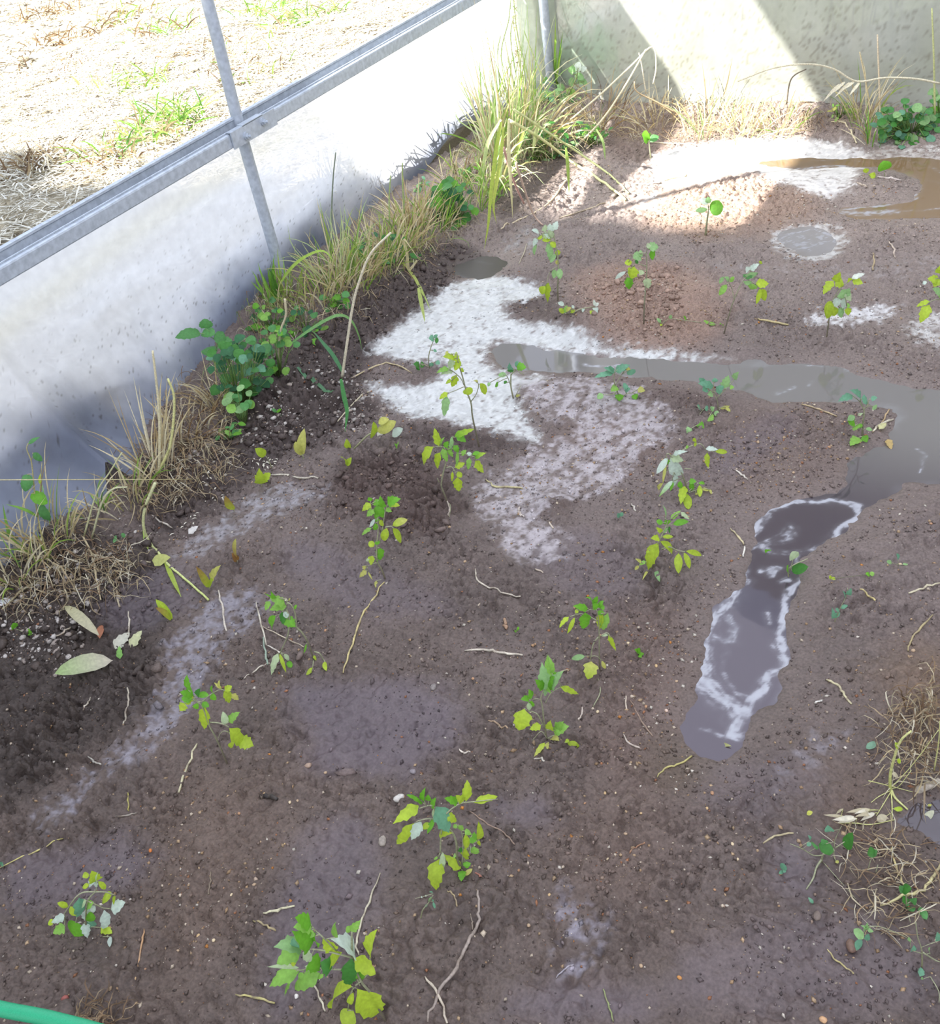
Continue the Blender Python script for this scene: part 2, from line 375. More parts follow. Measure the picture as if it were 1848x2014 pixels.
for poly, k, c, s_ in SILT:
    d = sdist(X, Y, poly)+wob*.9
    e = ss(.045, -.05, d)*k
    t = (spk*1.0+spk2*.45) + (e-.5)*1.5
    m_ = ss(-.45, .75, t)*ss(.02, .35, e)*min(1, k+.15)
    if k > .9:
        m_ = np.maximum(m_, .97*ss(.02, -.05, d)*ss(-.62, -.42, spk+.5*spk2+.35*fbm(X, Y, .12, 2, 47)))
        sw = fbm(X+wob*3, Y-wob*3, .07, 3, 49); c = tuple(np.array(c)); blend(c, np.clip(m_, 0, .97)); base = base*(1+(.10*np.sin(sw*16)+.05*spk)[:, None]*m_[:, None])
    else: blend(c, np.clip(m_, 0, .97))
    silt = np.maximum(silt, e)
# heights
edge = ss(0, .10, pudw)
flat = np.clip(np.maximum(smooth*.8, silt*.85), 0, 1)
H = fbm(X, Y, .55, 3, 1)*.012+.004
for (a, b), r_, h_ in MOUND:
    c = P(a, b); H += h_*np.exp(-(((X-c[0])**2+(Y-c[1])**2)/(r_*.7)**2))*(1+.3*med[:, 0])
bank = ss(-1.80, -2.16, X+.10*ss(1.9, .9, Y)-.0)*.055*(1+.6*big[:, 0]) + ss(3.95, 4.2, Y)*.035
H += bank
c1, c2, c3 = worley(X, Y, .036, 11), worley(X, Y, .017, 12), worley(X, Y, .009, 13)
rough_amt = np.clip((1-flat)*(0.55+.6*ss(-.5, .6, fbm(X, Y, .22, 3, 51))), 0, 1.2)
darkmask = np.zeros_like(X)
for poly, k, c in DARK[:3]: darkmask = np.maximum(darkmask, ss(.05, -.05, sdist(X, Y, poly)))
rough_amt = rough_amt+.7*darkmask*(1-flat)
lump = (ss(.72, .30, c1)-.5)*.015*ss(-.1, .4, fbm(X, Y, .08, 2, 61)) + (ss(.70, .28, c2)-.5)*.0105*ss(-.5, .3, fbm(X, Y, .05, 2, 63)) + (ss(.70, .3, c3)-.5)*.0032 + fbm(X, Y, .03, 4, 71)*.008
H += lump*rough_amt*(0.35+.65*edge)
H += fbm(X, Y, .02, 3, 77)*.002 - .004*ss(.35, .15, worley(X, Y, .028, 99))*(1-silt)*smooth
H = H*(.25+.75*edge)+.004*edge
H += silt*(-.004)
ZW = -0.004
H = np.where(pudw < .03, H*ss(-.02, .03, pudw)+(-.020)*ss(.012, -.05, pudw), H)
for (poly, dd) in ([SILT[4][0], .010], [SMOOTH[8][0], .009]):
    H -= dd*ss(.006, -.012, sdist(X, Y, poly)+wob*.3)
# pits and cracks
for (a, b, r_, dd) in [(1690,1105,.02,.02),(1680,1230,.016,.012),(520,1570,.012,.015),(548,1120,.02,.015),(1480,712,.03,.015),(1265,905,.012,.012),(1145,1855,.01,.01),(1050,1895,.012,.012),(1150,1410,.012,.01),(40,1635,.03,.02),(265,1380,.025,.02),(1070,310,.06,.03)]:
    c = P(a, b); H -= dd*np.exp(-(((X-c[0])**2+(Y-c[1])**2)/r_**2))
Hg = H.reshape(len(GY), len(GX))
def hz(x, y):
    i = min(max(np.searchsorted(GX, x)-1, 0), len(GX)-2); j = min(max(np.searchsorted(GY, y)-1, 0), len(GY)-2)
    u = min(max((x-GX[i])/(GX[i+1]-GX[i]), 0), 1); v = min(max((y-GY[j])/(GY[j+1]-GY[j]), 0), 1)
    z = (Hg[j, i]*(1-u)+Hg[j, i+1]*u)*(1-v)+(Hg[j+1, i]*(1-u)+Hg[j+1, i+1]*u)*v
    return float(z)
def hzv(x, y):
    i = np.clip(np.searchsorted(GX, x)-1, 0, len(GX)-2); j = np.clip(np.searchsorted(GY, y)-1, 0, len(GY)-2)
    u = np.clip((x-GX[i])/(GX[i+1]-GX[i]), 0, 1); v = np.clip((y-GY[j])/(GY[j+1]-GY[j]), 0, 1)
    return (Hg[j, i]*(1-u)+Hg[j, i+1]*u)*(1-v)+(Hg[j+1, i]*(1-u)+Hg[j+1, i+1]*u)*v
def G(px, py, up=0.0):
    z = 0.0
    for _ in range(6):
        q = P(px, py, z); z = max(hz(q[0], q[1]), ZW if False else -1)+up
    return P(px, py, z)
# colour variation by clods and wetness
base *= (1+.10*fbm(X, Y, .008, 2, 81)[:, None])
rough = .50-.22*smooth+.12*ss(0, 1, rough_amt)-.10*ss(.06, 0, pudw)+.12*fbm(X, Y, .12, 3, 91)-.04*silt
wetlow = ss(.004, -.006, H-fbm(X, Y, .3, 2, 95)*.004)
rough = np.clip(rough-.14*wetlow, .16, .85)
base = np.clip(base, .01, .8)
nx, ny = len(GX), len(GY)
idx = np.arange(nx*ny).reshape(ny, nx)
Fq = np.stack([idx[:-1, :-1], idx[:-1, 1:], idx[1:, 1:], idx[1:, :-1]], -1).reshape(-1, 4)
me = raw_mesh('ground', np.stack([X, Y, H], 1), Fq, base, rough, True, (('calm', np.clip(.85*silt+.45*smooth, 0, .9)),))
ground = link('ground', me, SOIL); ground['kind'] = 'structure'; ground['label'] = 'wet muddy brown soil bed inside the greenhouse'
BASECOL = base.reshape(ny, nx, 3)
def gcol(x, y):
    i = np.clip(np.searchsorted(GX, x)-1, 0, nx-1); j = np.clip(np.searchsorted(GY, y)-1, 0, ny-1); return BASECOL[j, i]
del X, Y, wob, spk, spk2, cell, c1, c2, c3, med, big
# ------------------------------------------------------------------ puddles
def line_d(x, y, pts): return seg_d(x, y, wp(pts), False)
FO = [ # foam bands: polyline, width (m), strength
 ([(1462,1140),(1470,1060),(1500,1012),(1560,985),(1640,982),(1694,992),(1698,1014),(1650,1048),(1606,1090),(1590,1112),(1560,1160),(1536,1236),(1530,1300),(1508,1352),(1462,1392),(1442,1420),(1440,1440),(1456,1448)], .010, 1),
 ([(1462,1140),(1448,1180),(1412,1205),(1384,1235),(1378,1290),(1392,1340),(1420,1378),(1440,1400)], .020, .9),
 ([(1404,1250),(1440,1262),(1450,1230),(1440,1210)], .010, .7),
 ([(1500,1350),(1545,1310),(1520,1270),(1540,1236)], .010, .6),
 ([(1480,1080),(1520,1060),(1556,1036),(1540,1060),(1500,1078),(1520,1090),(1580,1080),(1640,1050)], .012, .55),
 ([(1500,1120),(1530,1118),(1520,1130)], .010, .8), ([(1556,1090),(1560,1105)], .009, .8),
 ([(1540,1146),(1552,1140)], .008, .8), ([(1510,1204),(1516,1216)], .008, .7),
 ([(1386,1424),(1424,1440)], .006, .5), ([(1430,1330),(1448,1368),(1478,1372),(1500,1345)], .008, .5),
 ([(1420,1240),(1426,1320),(1450,1370)], .006, .35), ([(1020,640),(1140,664),(1230,690),(1440,702)], .016, .9),
 ([(1060,740),(1150,738),(1240,742),(1330,756),(1430,764)], .014, .85), ([(1150,712),(1220,722)], .008, .7),
 ([(960,680),(1000,662),(1080,680),(1180,692)], .012, .7), ([(980,735),(1080,736)], .014, .7),
 ([(1658,726),(1740,728)], .010, .8), ([(1520,770),(1560,758)], .008, .6), ([(1600,745),(1592,756)], .006, .5),
 ([(1806,880),(1810,900),(1802,930)], .004, .7), ([(1650,800),(1720,800),(1760,800)], .006, .3), ([(1560,712),(1640,716)], .004, .5),
 ([(1700,1000),(1750,975),(1800,950)], .005, .35)]
FO2 = [([(1380,296),(1500,292),(1680,300),(1860,300)], .04, .8), ([(1570,330),(1660,326),(1760,338),(1806,362),(1800,388),(1740,402),(1660,410)], .012, .8),
 ([(1640,412),(1700,420),(1760,415)], .03, .7), ([(1600,312),(1700,318),(1780,312),(1860,340)], .005, .4), ([(1720,418),(1800,410),(1860,405)], .008, .5), ([(1800,350),(1860,360)], .01, .2)]
FO3 = [([(1560,470),(1590,478),(1620,472)], .10, .62), ([(1540,462),(1600,447),(1645,465)], .01, .8)]
FO4 = [([(940,510),(960,515)], .008, .35)]
FO5 = [([(1840,1590),(1850,1620)], .004, .3)]
def puddle(poly, foams, label, bc, step, z, mur=.0):
    pts = wp(poly); lo, hi = pts.min(0)-.03, pts.max(0)+.03
    xs, ys = np.arange(lo[0], hi[0], step), np.arange(lo[1], hi[1], step*1.2)
    x, y = np.meshgrid(xs, ys); x = x.ravel(); y = y.ravel()
    sd_ = sdist(x, y, poly, .06)
    xw = x+fbm(x, y, .07, 3, 101)*.02; yw = y+fbm(x, y, .07, 3, 103)*.02
    f = np.zeros_like(x)
    for pl, wd, k in foams:
        d = line_d(xw, yw, pl)
        f = np.maximum(f, k*np.exp(-(d/wd)**2)*(.84+.20*np.cos(d*480+fbm(x, y, .06, 3, 5)*9)))
    f = f*(.75+.5*fbm(x, y, .012, 3, 107))
    shore = ss(-.028, -.004, sd_+fbm(x, y, .03, 3, 109)*.014)*.30
    f = np.clip(np.maximum(f, shore*ss(-.1, .4, fbm(x, y, .09, 2, 111))), 0, 1)
    f = .25*f+.75*ss(.22, .62, f)
    f = np.maximum(f, mur*(.6+.4*fbm(xw, yw, .1, 3, 115)))
    col = lin(bc)*(1+.10*fbm(x, y, .3, 2, 113)[:, None]); tl = ss(1.75, 2.2, y)[:, None]*(len(foams) > 10); col = col*(1-tl)+lin((112,108,104))*tl; col = col*(1-f[:, None])+lin((164,165,170))*f[:, None]
    n_, m_ = len(xs), len(ys); ix = np.arange(n_*m_).reshape(m_, n_)
    q = np.stack([ix[:-1, :-1], ix[:-1, 1:], ix[1:, 1:], ix[1:, :-1]], -1).reshape(-1, 4)
    q = q[(sd_[q] < .022).any(1)]
    used = np.unique(q); rm = np.full(n_*m_, -1); rm[used] = np.arange(len(used))
    c = np.array([x[used].mean(), y[used].mean(), z])
    V = np.stack([x[used]-c[0], y[used]-c[1], np.zeros(len(used))], 1)
    o = link('puddle', raw_mesh('puddle', V, rm[q], col[used], (.04+.5*f+(.42 if poly is W4 else 0))[used]), WATER, loc=c)
    return tag(o, label, 'puddle')
puddle(W1, FO, 'long winding muddy puddle with swirling grey scum, crossing the bed and bending towards the viewer', (66,56,62), .0035, ZW)
puddle(W2, FO2, 'brown puddle with pale scum shore near the back wall, top right', (120,98,72), .007, ZW+.001)
puddle(W3, FO3, 'small oval grey puddle in the brown soil between the two upper seedling rows', (120,112,104), .006, ZW+.001, .4)
puddle(W4, FO4, 'small dark brown puddle under the hanging corner grass', (44,36,28), .006, ZW+.001)
puddle(W5, FO5, 'dark lilac puddle under the cut straw at the right edge', (66,58,58), .0045, ZW)

# ================================================================== OUTSIDE FIELD
def outz(x, y):
    b = .15+.05*np.sin(y*2.3)+.05*np.sin(y*5.1+1)
    return b*ss(-3.0, -2.32, x)+fbm(x, y, .8, 3, 7)*.05+fbm(x, y, .12, 3, 8)*.02
ox = np.concatenate([np.linspace(-18, -4.6, 110), np.linspace(-4.55, -2.37, 110)]); oy = np.linspace(-4, 16, 420)
x, y = np.meshgrid(ox, oy); x = x.ravel(); y = y.ravel(); z = outz(x, y)-.5*ss(-2.36, -2.30, x)*0
n1 = fbm(x, y, .25, 4, 121)[:, None]; n2 = fbm(x, y, .05, 2, 123)[:, None]
col = np.clip(lin((176,164,140))*(1+.6*n1+.6*n2), .02, .9)
ix = np.arange(len(x)).reshape(len(oy), len(ox)); q = np.stack([ix[:-1, :-1], ix[:-1, 1:], ix[1:, 1:], ix[1:, :-1]], -1).reshape(-1, 4)
fld = link('field_ground', raw_mesh('field_ground', np.stack([x, y, z], 1), q, col, np.full(len(x), .9)), SOIL); fld['kind'] = 'structure'
fld['label'] = 'sunlit ground of the mown field outside the greenhouse'
# soil banked against the outer face of the film
by0 = np.linspace(-1.6, 4.2, 500); bt = .10+.07*fbm(by0, by0*0, .5, 3, 301)+.13*ss(1.9, 1.2, by0)+.06*np.exp(-((by0-2.9)/.35)**2); bv = np.linspace(0, 1, 26)
yy_, vv_ = np.meshgrid(by0, bv); tt_ = np.interp(yy_, by0, bt); zz_ = -.06+(tt_+.06)*np.clip(vv_/.7, 0, 1); 
_fe = np.array([(-1.6,-2.15),(.93,-2.03),(1.5,-2.07),(1.72,-2.17),(1.95,-2.26),(2.15,-2.315),(4.22,-2.31)]); xb_ = np.interp(yy_, _fe[:, 0], _fe[:, 1])
xx_ = -2.30+(xb_+2.30)*np.clip(1-zz_/.585, 0, 1)**2.2-.022; back = np.clip((vv_-.7)/.3, 0, 1); xx_ = xx_*(1-back)+(-2.42)*back; zz_ = zz_+.01*fbm(yy_*9, vv_*9, 1, 2, 4)-.03*back
ix = np.arange(yy_.size).reshape(yy_.shape); q = np.stack([ix[:-1, :-1], ix[:-1, 1:], ix[1:, 1:], ix[1:, :-1]], -1).reshape(-1, 4)
bk = link('outer_bank', raw_mesh('outer_bank', np.stack([xx_.ravel(), yy_.ravel(), zz_.ravel()], 1), q, np.broadcast_to(lin((120,112,96)), (yy_.size, 3)), np.full(yy_.size, .9)), SOIL); bk['kind'] = 'structure'; bk['label'] = 'soil banked outside against the film'
bx_, by_ = np.meshgrid(np.linspace(-2.5, 8, 60), np.linspace(4.30, 14, 60)); bx_ = bx_.ravel(); by_ = by_.ravel()
bz_ = .10*ss(4.7, 4.32, by_)+fbm(bx_, by_, .5, 3, 14)*.05
ix = np.arange(3600).reshape(60, 60); q = np.stack([ix[:-1, :-1], ix[:-1, 1:], ix[1:, 1:], ix[1:, :-1]], -1).reshape(-1, 4)
f2 = link('field_ground', raw_mesh('field_ground', np.stack([bx_, by_, bz_], 1), q, np.broadcast_to(lin((110,120,80)), (3600, 3)), np.full(3600, .9)), SOIL); f2['kind'] = 'structure'
f2['label'] = 'grassy ground behind the back wall'
def straw_field(n, xr, yr, name, label, L=(.05, .14), w=.0035, cols=((225,212,180),(200,185,150),(236,228,204),(160,140,108))):
    x = rng.uniform(*xr, n); y = rng.uniform(*yr, n); z = outz(x, y)+rng.uniform(.004, .04, n)
    a = rng.uniform(0, 2*np.pi, n); l = rng.uniform(*L, n); e = rng.normal(0, .25, n)
    d = np.stack([np.cos(a)*l, np.sin(a)*l, np.sin(e)*l*.5], 1); s_ = np.stack([-np.sin(a), np.cos(a), np.zeros(n)], 1)*w*rng.uniform(.6, 1.5, (n, 1))
    p = np.stack([x, y, z], 1)
    V = np.stack([p-d/2-s_, p-d/2+s_, p+s_*.8+[0, 0, .004], p+d/2+s_*.2, p+d/2-s_*.2, p-s_*.8+[0, 0, .004]], 1).reshape(-1, 3)
    i6 = np.arange(n)[:, None]*6; Fq = np.concatenate([i6+[0, 1, 2, 5], i6+[5, 2, 3, 4]])
    c = lin(np.array(cols))[rng.integers(0, len(cols), n)]*rng.uniform(.8, 1.1, (n, 1))
    o = link(name, raw_mesh(name, V, Fq, np.repeat(c, 6, 0), smooth=False), DRY, fld); o['kind'] = 'stuff'; o['label'] = label; return o
straw_field(60000, (-6.5, -2.36), (1.2, 8.5), 'mown_straw', 'pale cut straw covering the sunlit field outside the side wall', cols=((226,218,198),(200,190,166),(236,230,214),(150,136,108)))
straw_field(16000, (-13, -6.5), (3, 12), 'distant_straw', 'pale cut straw on the farther part of the sunlit field', L=(.08, .22), w=.007)

# ================================================================== WALLS
def shell(name, nu, nv, fn, mat, colfn, label, opfn):
    u, v = np.meshgrid(np.linspace(0, 1, nu), np.linspace(0, 1, nv)); u = u.ravel(); v = v.ravel()
    V = fn(u, v); ix = np.arange(nu*nv).reshape(nv, nu); q = np.stack([ix[:-1, :-1], ix[:-1, 1:], ix[1:, 1:], ix[1:, :-1]], -1).reshape(-1, 4)
    o = link(name, raw_mesh(name, V, q, colfn(u, v, V), None, True, (('opac', opfn(u, v, V)),)), mat); o['kind'] = 'structure'; o['label'] = label; return o
XW = -2.312
# lower edge of the side film, traced: (Y, z, X)
FE = [(-1.6,-.05,-2.15),(.75,-.05,-2.04),(.93,-.03,-2.03),(1.12,-.02,-2.04),(1.22,.02,-2.03),(1.27,.12,-2.05),(1.31,.04,-2.04),(1.40,.01,-2.05),(1.50,-.01,-2.07),(1.60,.00,-2.10),(1.72,.02,-2.17),(1.95,.02,-2.26),(2.15,.02,-2.315),(2.6,.03,-2.315),(3.0,.03,-2.315),(3.30,.04,-2.315),(3.42,.08,-2.31),(3.62,.13,-2.31),(3.8,.10,-2.31),(4.22,.06,-2.30)]
FEa = np.array(FE)
def side_fn(u, v):
    y = -1.6+(4.22+1.6)*u; zb = np.interp(y, FEa[:, 0], FEa[:, 1]); xb = np.interp(y, FEa[:, 0], FEa[:, 2])
    zb = zb+fbm(y, y*0, .15, 3, 5)*.012
    z = zb+(.585-zb)*v; t = 1-v
    x = XW+.012+(xb-XW-.012)*t**2.2
    bil = (fbm(y, z*.8, .55, 3, 15)*.03-.008)*np.sin(np.pi*np.clip(v, 0, 1))*(1-.75*np.exp(-((y-2.333)/.18)**2))
    fold = fbm(y+z*.9, z*.35, .10, 3, 17)*.012*ss(.55, .0, v)+fbm(y*.6, z*3, .2, 2, 18)*.006*np.sin(np.pi*v)
    fl = .02*np.exp(-((y-1.42)/.12)**2)*ss(.35, 0, v)
    return np.stack([x+bil+fold+fl, y, z], 1)
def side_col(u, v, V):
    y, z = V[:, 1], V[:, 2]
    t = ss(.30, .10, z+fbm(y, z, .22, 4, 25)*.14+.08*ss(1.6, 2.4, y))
    c = lin((244,246,252))*(1-t[:, None])+lin((150,158,178))*t[:, None]  # bluish lower band: shade of the outer bank painted in, with film dirt
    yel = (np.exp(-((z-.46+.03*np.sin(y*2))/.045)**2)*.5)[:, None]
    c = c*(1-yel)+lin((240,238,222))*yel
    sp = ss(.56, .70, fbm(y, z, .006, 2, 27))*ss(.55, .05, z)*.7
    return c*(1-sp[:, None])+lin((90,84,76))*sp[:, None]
def side_op(u, v, V):
    return np.clip(.16+.45*ss(.30, .04, V[:, 2]+fbm(V[:, 1], V[:, 2], .18, 4, 25)*.11), 0, 1)
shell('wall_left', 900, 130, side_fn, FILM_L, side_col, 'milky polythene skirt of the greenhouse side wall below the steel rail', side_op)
YB = 4.25
def back_fn(u, v):
    x = -2.20+6.5*u; zb = .02+.03*ss(-1.6, -1.1, x)-.005+fbm(x, x*0, .2, 3, 35)*.02
    top = 1.84+1.5*np.sin(np.pi*np.clip((x+2.27)/6.6, 0, 1))**.8
    z = zb+(top-zb)*v**1.8
    yy = YB+fbm(x, z, .5, 3, 36)*.03+fbm(x*1.0+z*.5, z*.4, .12, 3, 37)*.012-.03*ss(.12, 0, z)
    return np.stack([x, yy, z], 1)
def back_col(u, v, V):
    x, z = V[:, 0], V[:, 2]
    t = ss(.75, .1, z+fbm(x, z, .25, 4, 45)*.25)
    c = lin((192,192,187))*(1-t[:, None])+lin((164,164,150))*t[:, None]
    g = (ss(.1, .5, fbm(x*1.3, z*.5, .22, 3, 47))*ss(-1.5, -2.0, x)*.5)[:, None]; c = c*(1-g)+lin((130,160,128))*g
    sp = ss(.18, .5, fbm(x, z, .009, 3, 49)+.2*fbm(x, z, .2, 2, 50))*ss(1.0, .0, z)*.6
    return c*(1-sp[:, None])+lin((112,106,92))*sp[:, None]
def back_op(u, v, V): return np.clip(.25+.4*ss(.8, .1, V[:, 2]), 0, 1)
shell('wall_back', 700, 150, back_fn, FILM_B, back_col, 'mud-splashed polythene end wall of the greenhouse', back_op)
# corner fold of film
def cor_fn(u, v):
    a = u*1.0; x = -2.255+.14*u+.012*np.sin(u*9); y = 4.16+.10*u+.01*np.sin(u*14+1); z = .04+1.8*v
    return np.stack([x, y+.004*np.sin(v*30), z], 1)
shell('wall_corner', 24, 60, cor_fn, FILM_B, lambda u, v, V: np.broadcast_to(lin((168,176,160)), (len(V), 3))*(1+.15*fbm(V[:, 0]*4, V[:, 2], .1, 3, 3)[:, None]), 'grey green fold of film wrapped round the corner post', lambda u, v, V: np.full(len(V), .5))
# roof arch and right side, open at the front end
def roof_fn(u, v):
    a = u*math.pi; x = 1.03-3.30*np.cos(a)*(1) ; z = 1.84+1.5*np.sin(a)**.8
    return np.stack([x, -4+8.27*v, z], 1)
shell('ceiling', 40, 20, roof_fn, FILM_R, lambda u, v, V: np.ones((len(V), 3)), 'arched polythene roof of the greenhouse', lambda u, v, V: np.full(len(V), .1))
shell('wall_right', 12, 20, lambda u, v: np.stack([np.full(len(u), 4.33), -4+8.27*v, .0+1.84*u], 1), FILM_R, lambda u, v, V: np.ones((len(V), 3)), 'polythene side wall on the right', lambda u, v, V: np.full(len(V), .1))
rc = MB()
for z0, z1 in ((.64, 1.03),):
    pass
# unseen film curtain added to block sun, its lower edge cut just above view
CB = np.array([(2.0,1.09),(2.3,1.02),(2.5,.965),(2.75,.905),(2.95,.86),(3.2,.79),(3.4,.725),(3.55,.675),(4.22,.66)])
def cur_fn(u, v):
    y = 2.05+2.17*u; zb = np.interp(y, CB[:, 0], CB[:, 1]); return np.stack([-2.285+.006*np.sin(u*40), y, zb+(1.11-zb)*v], 1)
shell('wall_left_sun_block', 60, 8, cur_fn, FILM_L, lambda u, v, V: np.broadcast_to(lin((150,155,150)), (len(V), 3)), 'unseen film curtain added above the rail to block the sun', lambda u, v, V: np.full(len(V), .85))

# ------------------------------------------------------------------ steel
def sweep_y(prof, y0, y1, ny_, name, mat, parent=None, bow=lambda y: 0):
    n = len(prof); ys = np.linspace(y0, y1, ny_); V = []
    for yy in ys: V += [(px_, yy, pz_+bow(yy)) for px_, pz_ in prof]
    F = [(i*n+k, i*n+(k+1) % n, (i+1)*n+(k+1) % n, (i+1)*n+k) for i in range(ny_-1) for k in range(n)]
    F += [tuple(range(n))[::-1], tuple((ny_-1)*n+k for k in range(n))]
    me = bpy.data.meshes.new(name); o3 = np.array(parent.location) if parent is not None else np.zeros(3)
    me.from_pydata((np.array(V)-o3).tolist(), [], F); return link(name, me, mat, parent)
_unused = 0
rail = empty('side_rail', (-2.25, 1.5, .57), 'long galvanised steel rail with a grooved top, running along the top of the side film', 'rail')
XR = -2.236
sweep_y([(XR,.567),(XR+.0015,.570),(XR+.0015,.602),(XR,.606),(XR-.004,.608),(XR-.010,.608),(XR-.010,.600),(XR-.0115,.600),(XR-.0115,.612),(XR-.0135,.613),(XR-.0145,.600),(XR-.0145,.572),(XR-.003,.567)], -1.6, 4.2, 60, 'front_strip', METAL, rail)
sweep_y([(XR-.0145,.598),(XR-.020,.590),(XR-.034,.590),(XR-.038,.600),(XR-.040,.622),(XR-.034,.626),(XR-.034,.632),(XR-.046,.634),(XR-.056,.628),(XR-.056,.592),(XR-.050,.575),(XR-.0145,.575)], -1.6, 4.2, 60, 'film_channel', METAL, rail)
mb = MB()
ys = np.linspace(-1.5, 4.1, 180); zz = [np.array([XR-.024+(.004 if i % 2 else -.004), yv, .603]) for i, yv in enumerate(ys)]
mb.tube(zz, .0018, lin((60,64,70)), 4); mb.build('locking_wire', DRY, rail)['label'] = 'dark zigzag wire in the channel'
post = empty('hoop_post', (-2.277, 2.333, 0), 'round galvanised steel post crossing the rail in the middle of the side wall', 'post')
hp = [np.array([-2.277, 2.333, -.08]), np.array([-2.277, 2.333, .3]), np.array([-2.275, 2.333, .6]), np.array([-2.262, 2.333, .85]), np.array([-2.25, 2.333, 1.1]), np.array([-2.20, 2.333, 1.5]), np.array([-2.10, 2.333, 1.95])]
for i in range(1, 9):
    a = i/16*math.pi; hp.append(np.array([1.03-3.22*math.cos(a), 2.333, 1.80+1.42*math.sin(a)**.8]))
mb = MB(); mb.tube(catmull(hp, 5), .0185, lin((200,205,210)), 20); mb.build('tube', METAL, post)
# round the rail sits in front of the post; clamp plate with two bolts
br = empty('clamp_bracket', (XR, 2.33, .588), 'flat steel clamp plate with two bolts where the rail crosses the round post', 'bracket')
def box(mb, c, s, col=(1, 1, 1), bev=.0015):
    c = np.array(c); h = np.array(s)/2; V = []; 
    for sx_ in (-1, 1):
        for sy_ in (-1, 1):
            for sz_ in (-1, 1): V.append(c+h*[sx_, sy_, sz_])
    mb.add(V, [(0,1,3,2),(4,6,7,5),(0,4,5,1),(2,3,7,6),(0,2,6,4),(1,5,7,3)], col)
mb = MB()
box(mb, (XR+.0055, 2.348, .588), (.005, .215, .050)); box(mb, (XR-.004, 2.348, .6135), (.024, .10, .004)); box(mb, (XR-.002, 2.27, .6125), (.014, .06, .002))
mb.build('clamp_plate', METAL, br, smooth=False)
for yy, zz_ in ((2.302, .582), (2.392, .594)):
    mb = MB(); mb.tube([(XR+.007, yy, zz_), (XR+.0125, yy, zz_)], .0125, (1, 1, 1), 18); b_ = mb.build('washer', METAL, br, smooth=False)
    mb = MB(); mb.tube([(XR+.0125, yy, zz_), (XR+.021, yy, zz_)], .0088, (1, 1, 1), 6)
    mb.tube([(XR+.021, yy, zz_), (XR+.030, yy, zz_)], .0042, (1, 1, 1), 10); mb.build('bolt', METAL, br, smooth=False)
mb = MB(); cp = empty('corner_post', (-2.142, 4.205, 0), 'blue-grey steel post standing in the corner between the two walls', 'post')
mb.tube([(-2.138, 4.205, -.05), (-2.142, 4.205, .5), (-2.15, 4.205, 1.9)], .021, lin((150,160,170)), 18); mb.build('tube', METAL, cp)

# ------------------------------------------------------------------ unseen tree added to shade this half of the house (outside, to the left)
tree = empty('shade_tree', (-8.2, -4.0, 0), 'unseen broad leafy tree added outside to the left to cast shade', 'tree')
mb = MB(); mb.tube([(-8.2, -4.0, -.1), (-8.1, -4.1, 2), (-8.0, -4.3, 4.2), (-7.8, -4.5, 6)], [.3, .24, .2, .1], lin((90,76,60)), 10); mb.build('trunk', DRY, tree)
cm = MB(); tr = random.Random(3)
import bmesh
bmi = bmesh.new(); bmesh.ops.create_icosphere(bmi, subdivisions=2, radius=1); ICV = np.array([v.co[:] for v in bmi.verts]); ICF = [tuple(v.index for v in f.verts) for f in bmi.faces]
bmi.free(); bmi = bmesh.new(); bmesh.ops.create_icosphere(bmi, subdivisions=1, radius=1); IV1 = np.array([v.co[:] for v in bmi.verts]); IF1 = [tuple(v.index for v in f.verts) for f in bmi.faces]; bmi.free()
for i in range(150):
    c = np.array([tr.uniform(-11.5, -4.4), 0, tr.uniform(5.3, 6.6)]); c[1] = tr.uniform(-9, -2.15)-.8*(c[2]-6)
    if i < 26: c[1] = -2.05-.8*(c[2]-6)-tr.uniform(0, .25); c[0] = -11.3+i*.27
    r_ = tr.uniform(.35, .5) if i < 26 else tr.uniform(.6, 1.0)
    n_ = ICV*(1+.25*fbm(ICV[:, 0]*3+i, ICV[:, 1]*3+ICV[:, 2]*2, 1, 2, i)[:, None])
    cm.add(c+n_*r_*[1, 1, .7], ICF, lin((60,90,40)))
tc_ = cm.build('crown', LEAF, tree); tc_['kind'] = 'stuff'
